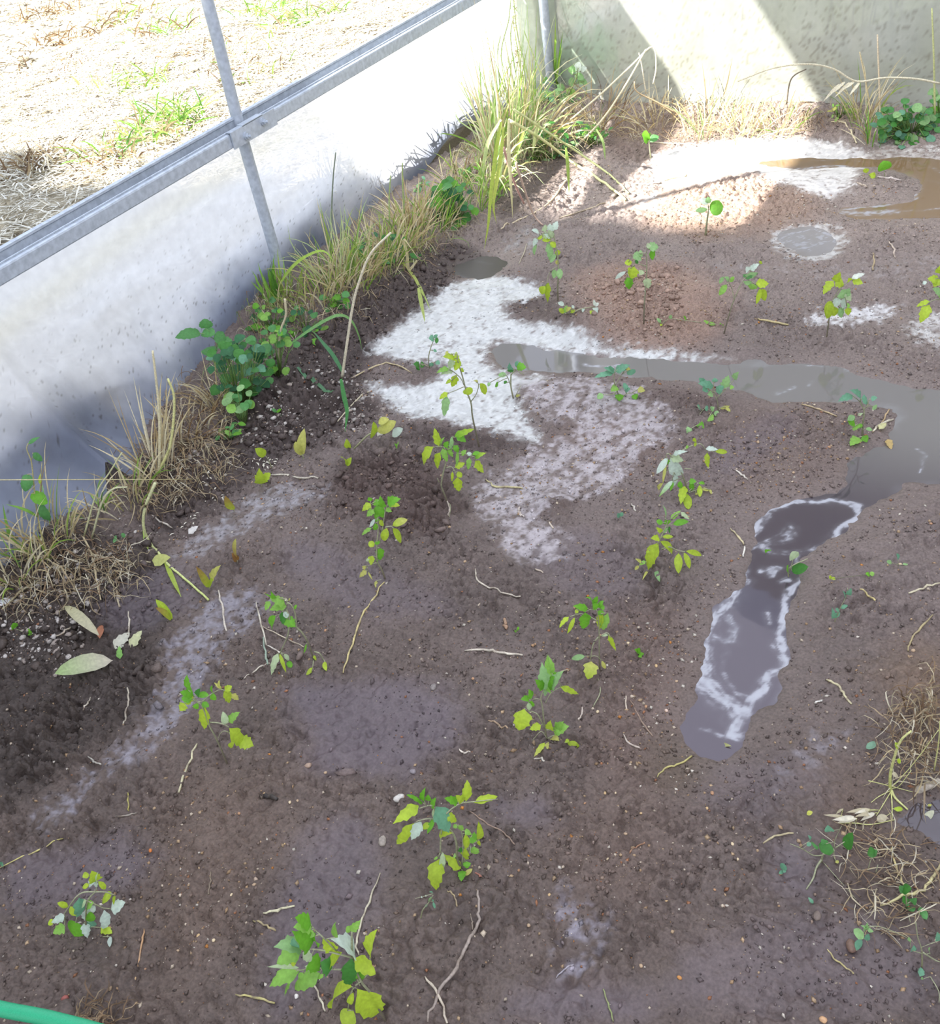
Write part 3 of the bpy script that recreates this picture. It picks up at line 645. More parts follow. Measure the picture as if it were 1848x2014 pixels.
# ================================================================== LOOSE SOIL CRUMBS, PEBBLES
def scatter(name, label, n, xr, yr, size, colf, sub, mask=None, flat=.7, sink=.25, cat='soil'):
    x = rng.uniform(*xr, n); y = rng.uniform(*yr, n)
    if mask is not None:
        k = mask(x, y) > rng.uniform(0, 1, n); x, y = x[k], y[k]; n = len(x)
    s = size[0]+(size[1]-size[0])*rng.power(.45, n)**2.0
    z = hzv(x, y); keep = z > ZW+.001; x, y, z, s = x[keep], y[keep], z[keep], s[keep]; n = len(x)
    if sub == 0:
        bv = np.array([(1,0,0),(0,1,0),(-1,0,0),(0,-1,0),(0,0,1),(0,0,-1)], float); bf = np.array([(0,1,4),(1,2,4),(2,3,4),(3,0,4),(1,0,5),(2,1,5),(3,2,5),(0,3,5)])
    else: bv, bf = IV1, np.array(IF1)
    nv = len(bv); a = rng.uniform(0, 6.28, n); ca, sa = np.cos(a), np.sin(a)
    V = bv[None]*rng.uniform(.6, 1.25, (n, nv, 1))*np.stack([rng.uniform(.8, 1.4, n), rng.uniform(.6, 1.0, n), np.full(n, flat)], 1)[:, None, :]*s[:, None, None]
    Vx = V[..., 0]*ca[:, None]-V[..., 1]*sa[:, None]; Vy = V[..., 0]*sa[:, None]+V[..., 1]*ca[:, None]
    V = np.stack([Vx+x[:, None], Vy+y[:, None], V[..., 2]+(z+s*flat*(1-2*sink)*.6)[:, None]], -1).reshape(-1, 3)
    Fq = (bf[None]+(np.arange(n)*nv)[:, None, None]).reshape(-1, 3)
    c = colf(x, y, n)
    o = link(name, raw_mesh(name, V, Fq, np.repeat(c, nv, 0), np.full(n*nv, .55), smooth=False), SOIL, ground); o['kind'] = 'stuff'; o['label'] = label; return o
def msk(polys, soft=.06, base=0.0, k=1.0):
    def f(x, y):
        m = np.full(x.shape, base)
        for p in polys: m = np.maximum(m, k*ss(soft, -soft, sdist(x, y, p)))
        fl = np.zeros_like(x)
        for p in (FOAM, SILT[5][0], W1, W2): fl = np.maximum(fl, ss(.02, -.02, sdist(x, y, p)))
        for p, kk in SMOOTH[:4]: fl = np.maximum(fl, .75*ss(.04, -.04, sdist(x, y, p)))
        return m*(1-fl)*(.25+.9*ss(-.3, .4, fbm(x, y, .15, 3, 201)))
    return f
scatter('soil_crumbs', 'small wet crumbs of brown soil strewn all over the bed', 90000, (-2.15, .1), (.15, 4.15), (.0018, .0066), lambda x, y, n: gcol(x, y)*rng.uniform(.65, 1.6, (n, 1)), 0, msk([], base=.62))
scatter('dark_crumbs', 'tiny dark crumbs lying on the smooth wet mud', 16000, (-2.1, .1), (.15, 3.2), (.0015, .0048), lambda x, y, n: gcol(x, y)*rng.uniform(.45, .8, (n, 1)), 0, lambda x, y: np.full(x.shape, .55)*(fbm(x, y, .05, 2, 203) > 0))
scatter('soil_clods', 'rough dark clods of soil heaped along the foot of the side wall', 9000, (-2.2, -.9), (.7, 3.4), (.005, .017), lambda x, y, n: gcol(x, y)*rng.uniform(.8, 1.5, (n, 1)), 1, msk([p for p, k, c in DARK[:3]]+[[(1180,560),(1320,540),(1440,600),(1300,680),(1160,640)],[(1600,345),(1740,335),(1720,390),(1620,395)],[(1130,290),(1340,290),(1300,340),(1180,360)]], base=.02))
def greycol(x, y, n):
    return lin(np.array([(168,160,152),(150,138,128),(185,178,170)]))[rng.integers(0, 3, n)]*rng.uniform(.7, 1.05, (n, 1))
scatter('pale_clods', 'pale dry crumbs on the dark soil beside the side wall', 30000, (-2.15, -.9), (.7, 2.6), (.0025, .0105), greycol, 1, msk([[(500,740),(640,730),(760,790),(740,850),(600,860),(520,860),(470,900),(380,920),(420,860)],[(60,1140),(200,1040),(300,1060),(180,1260),(60,1440),(0,1400),(0,1240)],[(370,890),(460,900),(440,960),(360,960)]], k=.55))
def pebcol(x, y, n):
    return lin(np.array([(176,150,118),(160,132,100),(192,176,154),(150,104,74),(205,196,180),(182,122,60),(140,120,104)]))[rng.choice(7, n, p=[.24,.22,.18,.12,.12,.02,.10])]*rng.uniform(.6, 1.0, (n, 1))
scatter('fine_gravel', 'fine tan and white grit bedded in the brown mud', 62000, (-2.0, .1), (.15, 3.6), (.0013, .0056), pebcol, 0, msk([p for p, k, c in WARM[:6]], base=.36, k=1.0), sink=.35, cat='gravel')
# ================================================================== COLOURS
C = {'Y': (176,200,62), 'G': (112,176,52), 'g': (142,190,86), 'D': (74,136,58), 'P': (198,214,198), 'p': (184,202,158), 'q': (150,190,126), 'O': (194,194,104), 'B': (112,164,130), 'W': (222,230,216), 'K': (60,112,72), 'H': (92,150,84), 'N': (150,112,64), 'S': (206,196,164), 's': (186,172,134), 'T': (228,222,200), 'R': (128,108,90), 'L': (186,200,110), 'M': (148,130,112), 'U': (216,206,150)}
C = {k: lin(v) for k, v in C.items()}
SH = {'t': ([0,.07,.18,.30,.38,.50,.60,.68,.80,.90,1], [.04,.30,.80,1,.78,.80,.86,.54,.48,.20,0]),
      'o': ([0,.12,.3,.5,.7,.87,1], [.06,.58,.92,1,.82,.5,.02]),
      'r': ([0,.08,.25,.5,.75,.93,1], [.12,.62,.95,1.02,.92,.5,.08]),
      'l': ([0,.15,.4,.7,1], [.25,.8,1,.65,.02]),
      'b': ([0,.06,.16,.24,.34,.44,.54,.64,.74,.84,.93,1], [.05,.55,.82,.80,1,.95,1.0,.84,.80,.52,.36,0])}
def toworld(px, py, D, lift=.003):
    g = G(px, py); d = min(D, depth(g)-lift) if g[1] < 4.3 and g[1] > 0 else D
    return atD(px, py, d)
def leaf_mb(mb, a, b, w, shape, col, nrm, fold=.22, arch=.12, tip=None):
    ts, hw = SH[shape]; L = np.linalg.norm(b-a)+1e-6; t_ = (b-a)/L
    n = nrm-t_*nrm.dot(t_); n /= (np.linalg.norm(n)+1e-9); s_ = np.cross(t_, n)
    V, F, cc = [], [], []; j1 = rnd.uniform(.86, 1.12); j2 = rnd.uniform(.86, 1.12); sh = rnd.uniform(-.05, .05)
    col = np.asarray(col); tipc = col if tip is None else np.asarray(tip)
    for i, (t, h) in enumerate(zip(ts, hw)):
        c = a+(b-a)*t+n*(arch*L*4*t*(1-t)); h2 = h*w*.5
        jl = h2*j1*(1+rnd.uniform(-.06, .06)); jr = h2*j2*(1+rnd.uniform(-.06, .06))
        V += [c-s_*jl+n*jl*fold+t_*sh*L*(h > 0), c, c+s_*jr+n*jr*fold+t_*sh*L*(h > 0)]
        k = col*(1-t)+tipc*t; cc += [k*.97, k*1.07, k*.97]
    for i in range(len(ts)-1):
        j = 3*i; F += [(j, j+1, j+4, j+3), (j+1, j+2, j+5, j+4)]
    mb.add(V, F, np.array(cc))
def toCam(p): v = CAM-p; return v/np.linalg.norm(v)
def plant(name, cat, label, off, s, base, stems, leaves, group=None, sr=1.9, scol=(148,150,118), dark=(96,84,70), Dover=None):
    """stems: list of (width px, [(x,y)...]); leaves: (bx,by,tx,ty,w,shape,colour) in crop coordinates"""
    X_ = lambda x: off[0]+x/s; Y_ = lambda y: off[1]+y/s
    g = G(X_(base[0]), Y_(base[1])); D = depth(g); mpp = np.linalg.norm(CAM-g)/FPX
    root = empty(name, g-np.array([0, 0, .002]), label, cat, group)
    mb = MB(); spts = []
    Lmax = max(1, max(abs(y-base[1]) for y in [q[1] for st in stems for q in st[1]]))
    wv = rnd.uniform(-.12, .12)
    for wd, pl in stems:
        pts = []
        for (x, y) in pl:
            f = abs(y-base[1])/Lmax; p = toworld(X_(x), Y_(y), D+wv*f*Lmax/s*mpp*.8+(rnd.uniform(-1, 1)*.03*Lmax/s*mpp if pl is not stems[0][1] else 0), .0015)
            pts.append(p)
        if pl is stems[0][1]: pts[0] = g-np.array([0, 0, .012])
        cp_ = catmull(pts, 4); m = len(cp_); r0 = wd*mpp*.5
        tcol = [lin(dark)*(1-min(1, 2.2*i/m))+lin(scol)*min(1, 2.2*i/m) for i in range(m)] if pl is stems[0][1] else [lin(scol)]*m
        mb.tube(cp_, [r0*(1-.4*i/m) for i in range(m)], np.array(tcol), 6); spts += cp_
    S2 = np.array([(x, y) for wd, pl in stems for x, y in pl], float)
    sp_all = np.array(spts)
    lv = []
    for L_ in leaves:
        bx, by, tx, ty, w_, sh, cc = L_
        ln = math.hypot(tx-bx, ty-by)/s*mpp
        pb = sp_all[np.argmin([np.linalg.norm(q-atD(X_(bx), Y_(by), depth(q))) for q in sp_all])]
        db = depth(pb); a = toworld(X_(bx), Y_(by), db); b = toworld(X_(tx), Y_(ty), db+rnd.uniform(-.45, .35)*ln)
        if np.linalg.norm(a-pb) > .0025: mb.tube([pb, (pb+a)/2+np.array([0, 0, .001]), a], .42*sr*mpp, lin(scol), 5)
        nrm = toCam(a)*.75+np.array([0, 0, .5])+np.array([rnd.uniform(-.4, .4), rnd.uniform(-.4, .4), 0])
        lb = MB(); c0 = C[cc[0]]*rnd.uniform(.9, 1.08); c1_ = C[cc[1]] if len(cc) > 1 else None
        leaf_mb(lb, a, b, w_/s*mpp, sh, c0, nrm, fold=rnd.uniform(.05, .4)*(1 if rnd.random() < .6 else -1), arch=rnd.uniform(.02, .16), tip=c1_)
        lv.append((lb, cc))
    mb.build('stem', DRY, root)
    for lb, cc in lv: lb.build('leaf', LEAF, root)
    return root
GR = None
def pr(t):
    """parse 'bx,by,tx,ty,w,shape,colour;...'"""
    out = []
    for q in t.replace('\n', '').split(';'):
        q = q.strip()
        if not q: continue
        a = q.split(','); out.append((float(a[0]), float(a[1]), float(a[2]), float(a[3]), float(a[4]), a[5], a[6]))
    return out
def st(t):
    out = []
    for q in t.split('|'):
        w_, r = q.split(':'); out.append((float(w_), [tuple(float(v) for v in k.split(',')) for k in r.split()]))
    return out
SEED = [
 ('wilted pale green tomato seedling with arched stem, bottom left corner', (0,1680), 6.16, (1010,960),
  '3.5:1010,960 1040,760 1060,570 1130,480 1160,455|3:1160,455 1020,460 930,510 860,600 780,720|3:1160,455 1280,460 1400,500|2.5:1060,570 1150,605 1250,650 1330,660|2:780,720 785,800 780,870|2:930,760 915,830|2.5:1160,455 1170,400 1160,330',
  '1075,240,1000,280,55,o,Y;1170,330,1110,200,120,t,Y;1180,330,1190,220,100,t,p;1160,320,1080,380,60,o,P;1160,320,1165,405,50,t,P;1080,370,1000,405,50,o,Y;1190,330,1280,420,55,o,Y;1350,490,1240,560,95,r,Y;1400,510,1370,600,65,o,Y;1340,670,1520,580,150,t,P;830,640,700,590,55,o,Y;850,630,920,740,65,o,Y;785,740,620,830,90,t,P;650,800,580,850,70,o,Y;790,860,640,960,120,t,g;780,860,740,910,40,o,P;920,830,900,1000,170,r,G;960,520,940,760,120,t,B;1040,560,960,640,80,o,p;1060,660,1080,830,120,t,P;1140,580,1060,650,90,t,g;1150,620,1110,700,60,o,P;1090,700,1110,820,80,o,G;1000,850,1170,850,65,o,B;1020,840,1060,1020,90,t,P;1260,670,1260,900,120,t,P;1220,890,1360,960,90,t,Y;1340,1000,1330,1130,50,o,P'),
 ('tomato seedling with hole-spotted yellow leaves, above the leaning straw on the left', (320,1300), 7.7, (970,1560),
  '3.5:970,1560 880,1330 780,1120 710,990 600,690 520,620 470,540|2.5:520,620 600,610 720,510 850,440 900,430|3:710,930 820,935 920,960 1000,1000|2:1000,1080 930,1060 870,1100 840,1170',
  '390,440,370,200,115,t,G;520,530,570,410,100,t,D;520,520,690,515,85,o,G;470,520,260,470,120,t,G;450,580,280,560,120,t,G;470,600,380,570,90,t,Y;330,640,260,760,120,t,Y;430,600,330,650,80,t,Y;770,490,750,370,55,o,G;765,490,790,600,80,o,G;900,430,860,280,50,o,O;890,420,780,330,40,l,O;930,460,1050,380,100,t,Y;930,450,1010,640,115,t,Y;1030,500,1150,590,80,t,O;530,640,490,725,75,o,G;590,630,700,690,75,o,G;640,700,630,1040,180,t,Y;950,960,910,770,90,o,p;1000,930,1170,770,120,t,g;1000,1010,1200,1290,200,t,Y;1080,1220,1010,1300,65,o,Y;1180,1200,1380,1290,190,t,Y'),
 ('tomato seedling with bent dark stem arching left, beside a straw triangle', (500,1140), 9.59, (1120,1520),
  '4:1120,1520 1060,1320 1000,1160 900,1000 800,900 790,780 760,600 700,480 620,430|3.5:600,560 660,700 655,910 620,1080 560,1220 490,1380|3:1130,1360 1230,1390 1300,1500 1340,1560|2.5:1120,1500 1100,1650|2:620,430 600,360',
  '380,360,310,210,95,t,G;330,340,180,260,30,l,G;590,480,290,350,210,t,g;600,500,280,580,170,t,g;300,400,210,580,120,t,g;740,560,800,480,65,o,G;400,680,340,900,155,r,G;520,600,540,850,115,t,D;600,740,780,900,200,t,G;560,600,620,720,90,o,P;450,1400,320,1810,140,t,p;480,1400,600,1750,65,l,Y;560,1400,650,1520,75,o,p;640,1540,700,1660,95,r,G;1100,1660,980,1800,75,o,Y;1120,1430,1170,1530,60,t,Y;1320,1550,1360,1720,85,o,Y;980,1210,930,1390,38,l,G;600,400,590,340,50,t,T;640,400,680,350,40,t,O'),
 ('largest bushy tomato seedling with broad light leaves at the bottom edge', (500,1780), 6.16, (1590,1400),
  '5:1590,1400 1500,1240 1400,1060 1290,920 1190,680 1180,500 1180,330|3.5:1190,640 1000,590 830,550 620,535 500,560|3:1290,920 1180,1040 1130,1280|3:1290,920 1400,800 1400,640|3:1190,780 960,780 700,760 560,790 440,760|3:1000,560 820,380 760,330 700,260|3:1250,900 1280,980',
  '690,240,490,150,160,t,G;700,270,470,270,130,t,g;700,300,650,400,75,o,g;690,480,450,310,180,t,G;730,380,800,470,130,t,G;570,520,230,510,200,t,q;580,540,270,710,170,t,g;560,520,470,390,110,t,B;480,600,470,750,60,o,Y;580,570,690,680,95,t,p;540,760,170,750,50,l,p;540,800,180,990,170,t,g;450,890,370,1110,85,t,g;800,820,490,1020,170,t,g;600,830,530,870,55,o,g;840,850,730,900,45,l,g;690,640,790,800,190,t,G;940,760,800,690,180,t,D;730,770,610,740,80,t,p;1060,580,930,790,115,t,Y;980,560,830,390,140,t,Y;1210,600,920,410,240,t,P;1010,390,990,210,75,o,g;1170,320,1290,180,85,t,g;1160,330,1120,260,65,o,g;1400,620,1490,290,160,t,Y;1200,640,1470,840,170,t,Y;1180,620,1130,960,180,t,D;1190,750,1300,930,160,o,G;1170,740,1290,710,65,t,O;1180,990,940,1250,190,o,Y;1240,1010,1500,1310,290,t,Y;1200,1060,1150,1200,75,o,Y;1200,1280,1060,1440,190,o,Y'),
 ('wide-spreading tomato seedling with grey drooping top leaf, right of the biggest one', (740,1500), 6.29, (1060,1310),
  '5:1060,1310 1000,1190 990,1000 930,850 790,760 720,700|3.5:790,1110 795,950 810,800 800,740|3:790,740 720,700 620,695 520,720 470,750|3:720,700 720,560 650,530 520,570|3:850,640 960,550 1050,500 1180,485 1500,450|3:1060,1280 1070,1000 1050,850 990,760|3:1070,1250 1120,1150 1150,1000 1180,900|2:1200,1000 1250,970',
  '510,540,200,760,140,t,Y;580,500,370,400,95,t,G;590,480,610,300,85,t,G;640,470,640,390,65,o,G;680,560,740,430,90,t,G;470,750,250,1010,130,t,Y;550,730,430,960,120,t,P;660,745,570,820,60,o,Y;710,700,630,880,65,l,G;740,550,900,870,190,t,B;740,560,700,690,65,o,p;780,900,950,870,95,t,Y;1010,490,840,440,95,t,G;1080,480,980,400,85,t,Y;1110,480,1120,210,120,t,Y;1200,500,1500,420,95,t,Y;870,640,990,730,95,t,Y;1000,770,950,800,50,o,g;1020,770,1070,840,65,t,g;1090,840,1180,890,75,t,g;1100,880,1110,1060,70,o,Y;1150,920,1240,960,120,t,G;1270,940,1260,720,75,o,Y;1270,960,1265,1020,55,r,Y;1200,1030,1240,1130,95,t,g;1160,1040,1170,1110,65,o,p;1110,1060,1110,1200,130,t,Y;1030,1050,1050,1110,65,t,D;950,1150,990,1150,60,t,g;1040,1310,830,1130,120,t,Y;1120,1220,1120,1310,85,t,G;1060,1330,1050,1470,95,t,G;1090,1390,1190,1310,50,o,O;820,1110,800,1350,65,l,p;780,1190,740,1580,190,t,Y;760,1180,710,1190,45,o,g'),
 ('upright bright green tomato seedling at the head of the long diagonal straw', (680,960), 9.59, (745,1710),
  '4:745,1710 680,1550 600,1410 580,1250 590,1000 610,750 590,560|3:640,1000 700,700 740,430|2.5:740,740 850,720 900,760|2.5:590,1410 500,1430 400,1480|2:400,1500 420,1580|2:590,560 500,420 460,300',
  '470,250,430,170,95,t,G;460,290,300,440,120,t,Y;520,400,390,540,115,t,g;640,230,510,330,120,t,G;720,370,650,140,130,t,G;790,290,1040,200,190,t,G;800,300,1020,330,130,t,Y;760,380,870,450,105,t,g;600,300,700,560,190,t,G;620,440,540,560,120,t,G;600,560,560,640,90,t,G;640,600,710,710,85,o,Y;540,590,440,740,65,o,P;560,660,540,790,85,o,G;490,750,300,890,85,t,g;770,750,720,990,140,o,Y;870,710,1150,600,150,o,YO;880,760,1040,1030,150,o,Y;540,1050,420,1070,120,r,Y;540,1040,650,1020,75,o,G;640,1130,640,1370,160,t,G;600,1330,560,1380,85,t,G;500,1280,470,1460,120,t,Y;440,1340,380,1370,55,o,p;350,1460,350,1550,75,t,O;390,1560,250,1690,95,t,O;420,1580,500,1730,32,l,O;570,1750,560,1880,65,t,O'),
 ('broad tomato seedling with large yellow-green leaflets just below the foam, pale root at foot', (810,820), 10.07, (720,1700),
  '4:720,1700 640,1530 580,1350 620,1100 670,900 680,700 620,590|2.5:680,1010 780,990 850,1080 880,1180|2.5:600,590 500,590 420,600|3:770,620 860,640 900,720 1080,740 1250,800|3:680,640 770,620 780,420|2:540,1300 500,1210|2:720,1700 760,1760 755,1880 735,1980',
  '540,590,440,220,160,t,Y;570,570,650,400,95,t,g;420,600,240,970,230,t,Y;560,700,510,1030,180,t,Y;600,610,700,890,130,t,g;640,600,720,480,110,t,G;700,600,810,800,110,t,g;760,640,780,390,95,o,q;820,390,1230,240,115,t,GY;870,400,1070,500,140,t,G;820,560,920,700,115,t,G;900,680,880,990,65,l,g;850,1000,1050,910,120,t,Y;960,760,1080,650,95,t,g;1080,740,1180,720,75,o,P;1140,800,1110,1050,95,t,g;1190,750,1330,700,75,o,G;1250,830,1480,710,120,t,GY;1250,870,1420,1110,180,t,Y;800,1080,790,1280,60,t,Y;910,1080,980,1200,115,o,Y;900,1190,930,1480,170,t,Y'),
 ('tallest thin-stemmed tomato seedling standing in front of the white foam', (800,640), 6.6, (940,1570),
  '4:940,1570 890,1370 850,1180 830,1000 770,850 720,660 670,500 650,370|2:640,630 700,690 740,780|2:770,800 730,800 640,840 540,880|2:830,990 900,890 930,770 890,730',
  '620,430,460,410,95,t,Y;650,480,640,340,75,t,Y;600,440,540,580,115,t,p;660,470,620,590,95,t,Y;690,530,660,440,55,o,Y;540,380,500,350,60,o,O;540,560,380,620,75,t,g;590,600,430,640,85,t,p;640,640,580,800,95,t,Y;580,720,500,760,65,t,Y;530,870,420,960,85,t,Y;520,900,480,1180,105,t,q;770,840,740,890,55,o,Y;780,810,820,900,105,r,Y;950,760,1025,900,85,o,Y;920,730,860,720,28,l,O;700,560,740,600,45,o,Y'),
 ('tomato seedling with long drooping leaflets and a pale root hanging in front', (980,1150), 5.754, (1145,950),
  '3.2:1145,950 1140,780 1140,600 1130,400 1110,280|3:1130,590 1070,680 1040,850|2.5:1150,580 1230,545 1270,600|2:1110,280 1040,280 980,310|2.5:1120,410 1030,360 930,330 810,360|3:1090,960 1130,1080 1150,1220 1070,1380|2:1040,810 1110,810 1170,860|2:870,350 880,300',
  '1060,220,980,140,60,t,G;1080,210,1120,130,55,t,G;1130,260,1190,180,85,t,G;1140,260,1200,250,85,t,G;1110,280,1070,200,80,t,G;1010,270,840,240,75,t,G;900,280,870,320,42,o,Y;800,360,690,490,60,t,Y;860,370,780,550,42,l,Y;980,310,960,500,115,t,G;1110,320,1200,320,55,o,G;1180,330,1140,510,95,t,Y;1240,320,1180,510,95,t,g;1250,570,1330,750,52,t,Y;1160,580,1240,570,32,o,p;980,810,830,840,65,o,q;1050,860,1010,1070,160,t,OY;1170,860,1210,950,40,o,O'),
 ('tomato seedling with cup of pale top leaves and yellow rosette at its foot', (980,1150), 5.754, (550,1745),
  '4:550,1745 520,1600 500,1400 480,1280 510,1200|3:520,1620 450,1480 390,1440 330,1430|2:480,1300 420,1290 370,1310|2:530,1340 600,1220 720,1150|2:550,1740 480,1660 380,1770',
  '510,1180,410,1070,95,t,G;520,1180,490,870,130,t,q;580,1180,550,790,130,t,g;600,1000,560,790,65,t,g;560,1190,660,980,115,t,G;590,1180,740,970,120,t,q;540,1190,620,1090,105,t,g;510,1190,560,1210,120,t,q;700,1150,910,1240,65,t,Y;370,1290,340,1180,85,t,G;350,1300,250,1300,75,t,G;370,1310,380,1380,65,o,G;340,1330,350,1420,55,o,p;290,1400,230,1650,190,t,Y;480,1590,350,1640,85,t,Y;590,1640,590,1530,105,t,Y;640,1650,800,1600,140,t,g;640,1700,740,1540,95,t,g;600,1740,690,1770,95,t,O;760,1790,780,1740,75,t,Y;780,1790,920,1830,65,o,Y;520,1790,400,1950,65,t,YO;530,1780,560,1860,65,t,O'),
 ('tomato seedling left of the puddle with three yellow leaflets fanned to the right', (1230,980), 10.87, (560,1500),
  '3.5:560,1500 640,1130 700,950 760,820 860,600 900,480|3:770,1090 900,1040 1000,1060 1120,1120 1270,1140|2.5:960,450 1080,340 1180,290|2:560,1440 440,1400',
  '840,430,790,130,85,t,q;800,520,660,490,110,o,G;960,440,1180,260,105,t,g;1180,290,1360,450,75,t,p;1000,560,1330,500,145,o,G;900,560,860,460,150,t,G;950,600,940,760,65,o,D;780,720,650,610,115,t,Y;900,620,800,750,55,o,q;720,870,530,860,150,t,Y;790,830,1020,820,110,o,Y;740,920,990,1190,160,o,Y;690,970,480,1540,290,t,Y;500,1110,440,1180,65,o,Y;440,1350,290,1430,95,t,g;330,1370,200,1290,85,t,O;290,1440,200,1530,65,o,O;470,1560,350,1760,48,l,O;630,1490,730,1780,95,o,q;1130,1170,1130,1600,140,o,Y;1250,1170,1370,1510,130,o,Y;1290,1130,1620,1220,125,o,Y'),
 ('collapsed tomato seedling showing whitish leaf undersides, behind the three-leaflet fan', (1270,830), 10.27, (860,1430),
  '3.5:860,1430 800,1250 740,1080 650,900 520,700 430,640 400,720|2.5:600,640 780,550 900,490 1080,440 1150,480 1220,580|2:560,1010 480,980 420,980|2:850,1420 940,1330 1060,1230|2:780,940 920,950|2:860,1430 1000,1380 1120,1350',
  '990,400,985,320,70,r,Y;990,400,990,500,55,o,Y;840,470,810,550,55,o,g;1210,550,1460,560,120,t,P;1400,600,1640,610,90,o,Y;1240,620,1260,940,120,t,Y;560,660,850,590,100,t,P;500,700,700,1060,240,o,P;480,720,760,780,160,t,p;430,720,210,1050,110,o,P;420,740,440,850,95,o,G;400,860,340,1250,52,l,O;340,1240,260,1390,85,o,O;530,1190,260,1510,95,l,Pg;540,1200,490,1390,65,l,G;590,1070,570,1290,115,t,P;690,1190,700,1340,85,o,G;780,1300,700,1670,160,t,Y;830,1440,860,1750,155,o,Y;870,1200,1020,1200,110,t,G;960,1240,900,1390,115,t,G;1060,1240,1190,1240,65,o,G;1080,1270,1090,1510,95,o,Y;1120,1350,1290,1390,65,o,O;1290,1360,1320,1460,50,o,O;1000,1440,1040,1470,50,r,O'),
 ('blue-green young seedling on the near bank, left on the winding puddle', (1140,690), 5.435, (445,520),
  '3:445,520 380,380 365,300 370,240|2:375,370 430,280 450,250|2:440,500 500,460 560,450|2:400,440 330,470 250,470',
  '370,230,250,180,65,t,B;360,240,150,290,75,t,B;380,220,540,150,95,t,B;330,210,330,160,85,t,B;400,200,500,200,60,t,B;540,200,550,260,85,r,B;510,170,520,210,50,o,O;330,400,420,420,90,t,g;430,460,420,540,95,t,G;460,380,520,380,75,t,B;480,430,540,400,75,t,B;620,410,700,430,75,t,O;590,460,600,520,65,o,G;250,460,190,510,65,o,q'),
 ('feathery blue-green seedling on the near bank, above the collapsed seedling', (1140,690), 5.435, (1480,640),
  '2.5:1480,640 1470,540 1430,440 1430,330|2:1470,500 1520,450 1600,370 1660,290|2:1430,440 1360,400 1300,360|1.6:1480,640 1400,640 1340,600|1.6:1350,600 1280,680 1280,780',
  '1430,380,1260,350,85,t,B;1320,340,1270,290,60,t,B;1440,340,1440,290,55,o,B;1420,460,1360,470,75,t,q;1450,440,1540,380,85,t,B;1540,400,1590,260,95,t,q;1600,380,1650,390,55,t,g;1650,300,1700,220,65,t,q;1360,400,1310,430,85,t,B;1250,590,1290,640,75,t,B;1340,600,1370,630,65,r,B;1400,630,1440,600,60,t,q;1450,700,1470,640,55,o,q;1380,710,1430,740,95,t,g;1270,780,1330,830,75,t,G;1190,830,1140,880,85,t,q;1500,620,1600,590,30,l,O;1560,600,1610,650,40,t,O'),
 ('dark-stemmed green seedling on the spit between the two arms of the puddle', (1600,740), 7.45, (715,910),
  '4:715,910 718,700 735,560 730,480 680,380|3:735,480 780,440 800,360|2:715,780 650,720 600,640|2:715,880 650,900|2:740,560 690,550',
  '560,280,350,370,120,t,B;680,330,520,200,140,t,B;700,320,790,400,125,t,B;830,330,930,310,95,t,B;860,440,910,480,85,t,q;640,570,720,540,42,o,p;600,590,490,640,75,o,q;490,650,600,730,95,t,G;560,760,690,730,115,t,g;760,770,860,790,65,o,q;670,900,530,1020,150,t,g;720,870,780,970,95,t,G;700,700,660,760,60,o,G'),
 ('small curly dark green seedling in the foam near the head of the puddle', (800,640), 6.6, (1385,945),
  '4:1385,945 1350,800 1350,640|2.5:1350,640 1440,560|2:1350,800 1310,680 1280,640|1.8:1440,600 1520,640|1.6:1400,930 1480,780',
  '1420,520,1550,550,120,t,G;1380,560,1300,590,75,t,D;1370,580,1330,480,85,t,B;1400,520,1450,460,70,t,B;1290,640,1180,650,65,o,q;1180,740,1140,800,65,o,G;1290,750,1260,720,45,o,D;1080,740,1050,790,45,o,q;1420,930,1470,900,60,t,O'),
 ('tiny blue-green seedling at the left end of the foam', (800,640), 6.6, (300,590),
  '2.5:300,590 280,450 300,320 350,180|2:290,540 230,510|2:300,540 360,480',
  '350,170,280,170,85,t,B;360,190,410,200,65,o,D;345,160,400,120,55,t,B;160,520,80,500,95,t,D;170,500,230,520,85,t,D;150,540,140,580,60,t,D;320,480,310,540,65,t,B;370,470,430,500,65,t,B;340,330,390,340,60,t,B'),
 ('sunlit tall seedling with hanging yellow leaf, leftmost in the row behind the puddle', (1020,420), 6.16, (475,1065),
  '3.5:475,1065 470,900 480,700 470,520 440,350 420,230|2:460,650 390,690 350,780 340,840|2:490,680 520,680 510,760|2:420,230 300,240 215,300',
  '420,200,470,90,75,t,P;380,220,380,120,95,t,P;310,220,320,130,65,t,p;240,230,150,200,55,o,P;360,230,290,300,95,t,p;380,290,290,230,80,t,P;410,300,360,200,90,t,p;290,280,220,300,65,o,Y;380,310,280,330,65,o,Y;215,300,170,400,55,t,P;215,380,190,510,48,l,q;340,350,370,570,95,t,q;380,340,440,410,55,o,Y;440,490,380,600,55,o,q;470,440,470,510,65,o,Y;465,560,470,620,42,o,O;430,680,420,790,65,o,q;490,670,500,800,65,o,q;320,880,270,970,85,o,Y;360,840,350,1080,120,t,Y'),
 ('sunlit seedling with side arch of leaves, second in the row behind the puddle', (1020,420), 6.16, (1510,1340),
  '3:1510,1340 1520,1100 1535,900 1550,650 1540,480|2:1550,640 1480,620 1400,600 1370,590|2:1540,480 1440,480 1370,510 1330,590|2:1540,690 1500,690|2:1400,620 1330,690|1.6:1540,480 1560,420',
